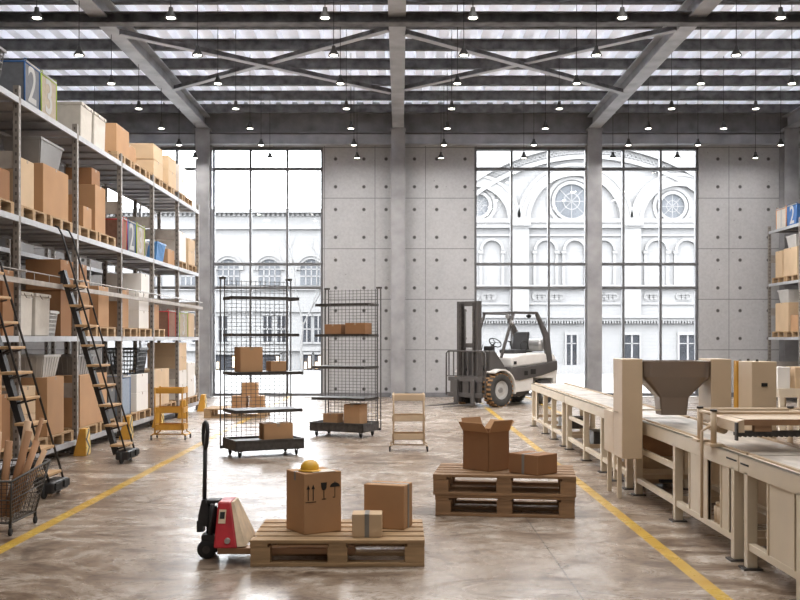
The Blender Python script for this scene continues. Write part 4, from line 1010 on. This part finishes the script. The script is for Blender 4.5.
# machine: two cabinets and a funnel
t = thing('filling_machine', 'cream filling machine with bronze funnel between two tall cabinets', 'machine', (2.63, 9.7, 0))
def sub(m, nm, mt, bv=.006): return m.build(nm, mt, t, bevel=bv)
sub(MB().box(-.52, -.325, -.2, .2, .42, 1.37), 'cabinet', 'cream')
sub(MB().box(-.52, -.325, .205, .64, .42, .84), 'side_housing', 'cream')
sub(MB().box(.325, .52, -.2, .2, 0.0, 1.37), 'cabinet', 'cream')
for lx, ly in ((-.48, .1), (-.48, .57)): sub(MB().box(lx-.02, lx+.02, ly-.02, ly+.02, 0, .42), 'support_leg', 'cream_white', .002)
sub(MB().box(-.53, -.519, -.02, .2, .85, .856), 'panel_seam', 'tan_paint', 0)
def rr(w, l, r, n=5):
    pts = []
    for (cx, cy, a0) in ((w-r, l-r, 0), (-w+r, l-r, PI/2), (-w+r, -l+r, PI), (w-r, -l+r, 1.5*PI)):
        pts += [(cx+r*math.cos(a0+PI/2*k/n), cy+r*math.sin(a0+PI/2*k/n)) for k in range(n+1)]
    return pts
def loft(secs):
    m = MB(); vs = []; n = None
    for (w, l, r, z_, ox) in secs:
        p = rr(w, l, r); n = len(p); vs += [(a+ox, b2, z_) for a, b2 in p]
    fs = [(i*n+j, i*n+(j+1) % n, (i+1)*n+(j+1) % n, (i+1)*n+j) for i in range(len(secs)-1) for j in range(n)]
    m.add(vs, fs, False); return m
m = loft([(.125, .11, .02, .83, 0), (.14, .12, .02, 1.0, 0), (.30, .22, .07, 1.17, 0), (.318, .24, .08, 1.2, 0), (.322, .245, .08, 1.335, 0), (.326, .25, .08, 1.35, 0), (.31, .235, .07, 1.35, 0), (.30, .225, .07, 1.2, 0), (.12, .1, .02, 1.0, 0), (.11, .09, .02, .83, 0)])
fn = m.build('funnel', 'bronze', t); b_ = fn.modifiers.new('bevel', 'BEVEL'); b_.width = .004; b_.segments = 2
sub(MB().bar((-.33, -.1, .88), (.33, -.1, .88), .012, .012).bar((.02, -.1, .84), (.02, -.1, .88), .02, .02), 'sensor_bar', 'cream_white', 0)
# control cabinet
t = thing('control_cabinet', 'tall cream control cabinet with small dark vent, right of the funnel', 'cabinet', (3.30, 8.6, 0))
MB().box(-.33, -.12, -.18, .16, 0, 1.37).build('body', 'cream', t, bevel=.006)
MB().box(-.34, -.31, .17, .25, 0, 1.37).build('back_panel', 'ochre', t)
MB().box(-.25, -.20, -.188, -.18, 1.16, 1.19).build('vent', 'ink', t)
for y in (-.1, .12): MB().tube([(-.25, y+.02, 1.37), (-.25, y+.02, 1.39)], .012, 10).build('cap', 'iron', t)
t.location = (3.30, 8.62, 0)

# roller gate over the conveyor
t = thing('roller_gate', 'cream tubular gate with roller tray straddling the near conveyor', 'conveyor gate', (0, 0, 0))
for x, y in ((2.352, 7.5), (2.352, 7.84), (3.06, 7.5), (3.06, 7.84)):
    b0 = CZ if x < 3 else 0
    o = MB().tube([(x, y, b0), (x, y, 1.02)], .022, 12).build('post', 'cream', t)
    if x < 3: MB().box(x-.045, x+.05, y-.07, y+.07, CZ, CZ+.02).build('foot_block', 'cream', o)
    MB().tube([(x, y, 1.02), (x, y, 1.035)], .026, 12).build('cap', 'iron', o)
for y in (7.5, 7.84): MB().tube([(2.352, y, 1.01), (3.7, y, 1.01)], .014, 10).build('top_rail', 'cream', t)
for x in (2.352, 3.06): MB().tube([(x, 7.5, 1.0), (x, 7.84, 1.0)], .014, 10).build('side_rail', 'cream', t)
MB().tube([(2.385, 7.50, .9), (2.385, 7.84, .9)], .012, 8).tube([(2.43, 7.5, .88), (2.43, 7.84, .88)], .03, 12).build('pivot', 'cream', t)
MB().tube([(2.30, 7.62, .20), (2.30, 7.62, .86), (2.36, 7.62, .9)], .012, 8).build('control_rod', 'cream', t)
# tray
MB().hexa([(2.47, 7.10, .985), (3.7, 7.10, .985), (3.7, 7.72, .985), (2.42, 7.72, .985)], [(2.47, 7.10, .992), (3.7, 7.10, .992), (3.7, 7.72, .992), (2.42, 7.72, .992)]).build('tray_top', 'cream', t)
MB().box(2.44, 3.7, 7.09, 7.11, .95, .992).build('tray_front', 'brown_sheet', t)
MB().hexa([(2.385, 7.08, .90), (2.44, 7.08, .90), (2.44, 7.72, .90), (2.40, 7.72, .90)], [(2.385, 7.08, .975), (2.44, 7.09, .99), (2.44, 7.72, .99), (2.40, 7.72, .975)]).build('tray_end', 'cream', t)
for x in (2.52, 2.86, 3.2): MB().box(x, x+.12, 7.10, 7.16, .905, .95).build('bracket', 'brown_sheet', t)
m = MB().box(2.40, 3.7, 7.12, 7.2, .872, .905)
for k in range(34): m.tube([(2.42+k*.037, 7.11, .875), (2.42+k*.037, 7.16, .875)], .011, 8)
m.build('roller_chain', 'iron', t)
MB().box(2.375, 2.39, 7.06, 7.10, .845, .97).build('end_cap', 'iron', t)
# cross conveyor farther right
t = thing('conveyor', 'pale cream conveyor crossing at the right edge behind the cabinet', 'conveyor', (6.05, 16, 0), 0, 'cream conveyor sections')
MB().box(0, 3.4, -.02, .02, CZ-.14, CZ-.01).box(0, 3.4, .68, .72, CZ-.14, CZ-.01).box(0, .03, 0, .7, CZ-.14, CZ-.01).build('side_frame', 'cream_white', t)
MB().box(0, 3.4, .02, .68, CZ-.03, CZ-.005).build('belt', 'cream_white', t)
for x in (.05, .35, 1.2, 2.2, 3.3):
    for y in (0, .7): MB().box(x-.035, x+.035, y-.035, y+.035, 0, CZ-.1).build('leg', 'cream_white', t)
MB().box(0, 3.4, -.02, .02, .15, .2).build('lower_rail', 'cream_white', t)
carton('white carton on the crossing conveyor at the right edge', 6.08, 6.28, 16.1, 16.5, CZ-.004, CZ+.34, 'card_white', 'cartons on the crossing conveyor')
carton('tan carton on the crossing conveyor at the right edge', 6.36, 6.7, 16.1, 16.5, CZ-.004, CZ+.34, 'card_pale', 'cartons on the crossing conveyor')

# ================================================================== FORKLIFT
def forklift():
    t = thing('forklift', 'dark grey and white forklift parked beside the glass wall', 'forklift', (1.90, 23.17, 0), math.radians(221))
    B = lambda m, nm, mt, bv=.0, par=None: m.build(nm, mt, par or t, bevel=bv)
    def wheel(x, y, r, wd, nm):
        s = 1 if y > 0 else -1
        o = B(MB().lathe([(r*.55, -wd/2), (r*.9, -wd/2), (r*.97, -wd*.42), (r*.97, wd*.42), (r*.9, wd/2), (r*.55, wd/2), (r*.55, -wd/2)], 36, 'y', (x, y, r), caps=False), nm, 'tyre')
        B(MB().lathe([(.02, -wd*.3), (r*.35, -wd*.3), (r*.5, -wd*.2), (r*.55, -wd*.49), (r*.55, wd*.49), (r*.5, wd*.2), (r*.35, wd*.3), (.02, wd*.3)], 30, 'y', (x, y, r)), 'rim', 'worn_cream' if False else 'bin_light', 0, o)
        B(MB().lathe([(r*.16, -wd*.42), (r*.2, 0), (r*.16, wd*.42)], 14, 'y', (x, y, r)), 'hub', 'steelgrey', 0, o)
        m = MB(); n = 22
        for k in range(n):
            a = 2*PI*k/n; c_, s_ = math.cos(a), math.sin(a)
            for sd in (-1, 1):
                a2 = a+sd*.07; p = Vector((x+r*.98*math.cos(a2), y+sd*wd*.25, r+r*.98*math.sin(a2)))
                m.bar(p-Vector((0, wd*.24, 0)), p+Vector((0, wd*.24, 0)), .045, .025, (math.cos(a2), 0, math.sin(a2)))
        m.v = [(q[0], q[1], max(q[2], .0)) for q in m.v]
        B(m, 'tread_lugs', 'clay' if nm == 'front_wheel' else 'tyre', 0, o)
    for y in (-.50, .50): wheel(0, y, .385, .25, 'front_wheel')
    for y in (-.43, .43): wheel(-1.62, y, .29, .2, 'rear_wheel')
    # chassis and body: side profiles (x, z)
    B(MB().prism([(.15, .25), (.15, .6), (-.3, .75), (-1.25, .75), (-1.25, .25), (-.9, .2), (-.1, .2)], -.35, .35), 'chassis', 'fl_dark', .01)
    B(MB().prism([(-.48, .30), (-.42, .66), (-1.2, .70), (-1.25, .34)], -.50, .50), 'step_panel', 'fl_white', .02)
    B(MB().prism([(-.36, .62), (-.40, .90), (-.95, .90), (-1.6, .98), (-2.05, 1.03), (-2.05, .80), (-1.5, .68), (-.7, .58)], -.54, .54), 'side_band', 'fl_dark', .02)
    B(MB().prism([(-.52, .88), (-.50, 1.12), (-.8, 1.20), (-1.72, 1.22), (-1.72, .96)], -.47, .47), 'hood', 'fl_white', .05)
    B(MB().prism([(-1.66, .96), (-1.66, 1.22), (-1.9, 1.22), (-2.04, 1.12), (-2.1, 1.0)], -.5, .5), 'counterweight', 'fl_white', .06)
    B(MB().prism([(-1.30, .70), (-2.1, .82), (-2.05, .45), (-1.95, .34), (-1.93, .6), (-1.3, .62)], -.5, .5), 'lower_counterweight', 'fl_white', .03)
    B(MB().box(-.97, -.86, .535, .548, .70, .80), 'fuel_cap', 'ink'); B(MB().box(-1.25, -1.08, .535, .548, .72, .84), 'vent', 'ink')
    B(MB().box(-.66, -.57, .468, .48, .96, 1.03), 'latch', 'ink')
    # fenders
    for s in (-1, 1):
        m = MB(); m.ring(0, .385, .43, .46, s*.34, s*.64, -.12*PI+PI*.0, .0, 1) if False else None
        m.ring(0, .40, .43, .465, min(s*.36, s*.65), max(s*.36, s*.65), PI*.32, PI*1.08, 20)
        B(m, 'fender', 'worn_cream' if False else 'fl_white', .004)
    B(MB().prism([(.22, .55), (.18, 1.28), (.02, 1.28), (-.28, .95), (-.45, .70), (-.45, .60)], -.44, .44), 'cowl', 'fl_dark', .02)
    B(MB().box(-.55, -.1, -.45, .45, .58, .63), 'floor_plate', 'iron')
    # seat
    B(MB().box(-1.28, -.82, -.24, .24, 1.2, 1.30), 'seat', 'bin_dark', .03)
    B(MB().hexa([(-1.34, -.23, 1.28), (-1.22, -.23, 1.28), (-1.22, .23, 1.28), (-1.34, .23, 1.28)], [(-1.44, -.2, 1.72), (-1.34, -.2, 1.72), (-1.34, .2, 1.72), (-1.44, .2, 1.72)]), 'backrest', 'bin_dark', .03)
    for y in (-.27, .27): B(MB().tube([(-1.3, y, 1.3), (-1.25, y, 1.48), (-1.1, y, 1.5), (-1.02, y, 1.42), (-1.05, y, 1.3)], .016, 8), 'armrest', 'black')
    # steering
    B(MB().tube([(-.02, .0, 1.22), (-.42, .0, 1.44)], .022, 8), 'steering_column', 'black')
    o = B(MB().tube([(-.44+.17*math.cos(a)*.55, .17*math.sin(a), 1.46+.17*math.cos(a)*.6) for a in [2*PI*k/24 for k in range(25)]], .013, 8, False), 'steering_wheel', 'black')
    B(MB().bar((-.44, -.16, 1.46), (-.44, .16, 1.46), .016, .012).bar((-.44, 0, 1.46), (-.36, 0, 1.55), .016, .012), 'spoke', 'black', 0, o)
    B(MB().tube([(-.18, -.2, 1.26), (-.24, -.2, 1.42)], .01, 6).tube([(-.18, -.27, 1.26), (-.24, -.27, 1.42)], .01, 6), 'lever', 'black')
    B(MB().box(-.12, .0, .05, .3, 1.27, 1.38), 'dashboard', 'black', .01)
    # gas bottle
    B(MB().lathe([(.06, -.36), (.14, -.31), (.155, -.25), (.155, .25), (.14, .31), (.06, .36)], 22, 'y', (-1.78, 0, 1.40)), 'gas_bottle', 'steelgrey')
    B(MB().box(-1.9, -1.66, -.2, -.15, 1.2, 1.3), 'bottle_cradle', 'black')
    # overhead guard
    for y in (-.47, .47):
        B(MB().bar((-.14, y, 1.12), (-.56, y, 2.14), .05, .06, (0, 1, 0)), 'guard_pillar', 'fl_dark', .006)
        B(MB().prism([(-1.38, 2.19), (-1.30, 2.19), (-1.62, 1.6), (-1.72, .95), (-1.92, .95), (-1.80, 1.62)], y-.035, y+.035), 'guard_pillar', 'fl_dark', .008)
        B(MB().bar((-.52, y, 2.16), (-1.36, y, 2.16), .06, .06), 'guard_rail', 'fl_dark', .006)
    m = MB()
    for k in range(7): x = -.54-.135*k; m.bar((x, -.47, 2.165), (x, .47, 2.165), .04, .035)
    B(m, 'guard_roof', 'fl_dark')
    B(MB().lathe([(.02, .0), (.055, .03), (.06, .06)], 14, 'x', (-.52, .36, 2.07)), 'work_light', 'steelgrey'); B(MB().lathe([(.03, -.06), (.05, 0), (.03, .06)], 12, 'x', (-1.28, .3, 2.09)), 'work_light', 'ink')
    B(MB().tube([(-.45, .5, 1.85), (-.38, .58, 1.9)], .01, 6).lathe([(.01, -.02), (.06, 0), (.01, .02)], 14, 'x', (-.36, .6, 1.92)), 'mirror', 'steelgrey')
    # mast
    for y in (-.33, .33):
        s = 1 if y > 0 else -1
        B(MB().box(.36, .48, y-.01, y+.01, .1, 2.41).box(.36, .375, y-s*.01, y-s*.07, .1, 2.41).box(.465, .48, y-s*.01, y-s*.07, .1, 2.41), 'outer_mast', 'fl_dark')
        B(MB().box(.39, .50, y-s*.08, y-s*.10, .12, 2.36).box(.39, .405, y-s*.08, y-s*.15, .12, 2.36).box(.485, .50, y-s*.1, y-s*.15, .12, 2.36), 'inner_mast', 'iron')
        B(MB().tube([(.345, y-s*.12, .2), (.345, y-s*.12, 2.2)], .028, 10), 'lift_cylinder', 'steelgrey' if False else 'fl_dark')
        B(MB().bar((.36, y, .95), (.05, y*.9, .7), .05), 'tilt_cylinder', 'black')
    for za, zb in ((2.30, 2.41), (1.35, 1.45), (.2, .34)): B(MB().box(.36, .40, -.33, .33, za, zb), 'mast_crossbar', 'fl_dark')
    # carriage, load guard, forks
    B(MB().box(.51, .56, -.55, .55, .22, .32).box(.51, .56, -.55, .55, .58, .68).box(.51, .54, -.5, -.38, .3, .6).box(.51, .54, .38, .5, .3, .6).box(.50, .54, -.1, .1, .3, .6), 'carriage', 'fl_dark', .004)
    m = MB().tube([(.54, -.63, .25), (.54, -.63, 1.22), (.54, -.56, 1.27), (.54, .56, 1.27), (.54, .63, 1.22), (.54, .63, .25)], .018, 8).bar((.54, -.6, .70), (.54, .6, .70), .02, .02).bar((.54, -.6, .3), (.54, .6, .3), .03, .03)
    for k in range(8): y = -.54+1.08*k/7; m.bar((.54, y, .7), (.54, y, 1.27), .035, .012, (1, 0, 0))
    m.box(.525, .555, -.62, -.5, .25, 1.25) if False else None
    B(m, 'load_guard', 'fl_dark')
    for y in (-.27, .27): B(MB().box(.56, .60, y-.055, y+.055, .05, .62).hexa([(.56, y-.055, .045), (1.55, y-.04, .045), (1.55, y+.04, .045), (.56, y+.055, .045)], [(.56, y-.055, .09), (1.55, y-.04, .055), (1.55, y+.04, .055), (.56, y+.055, .09)]), 'fork', 'fl_dark')
forklift()
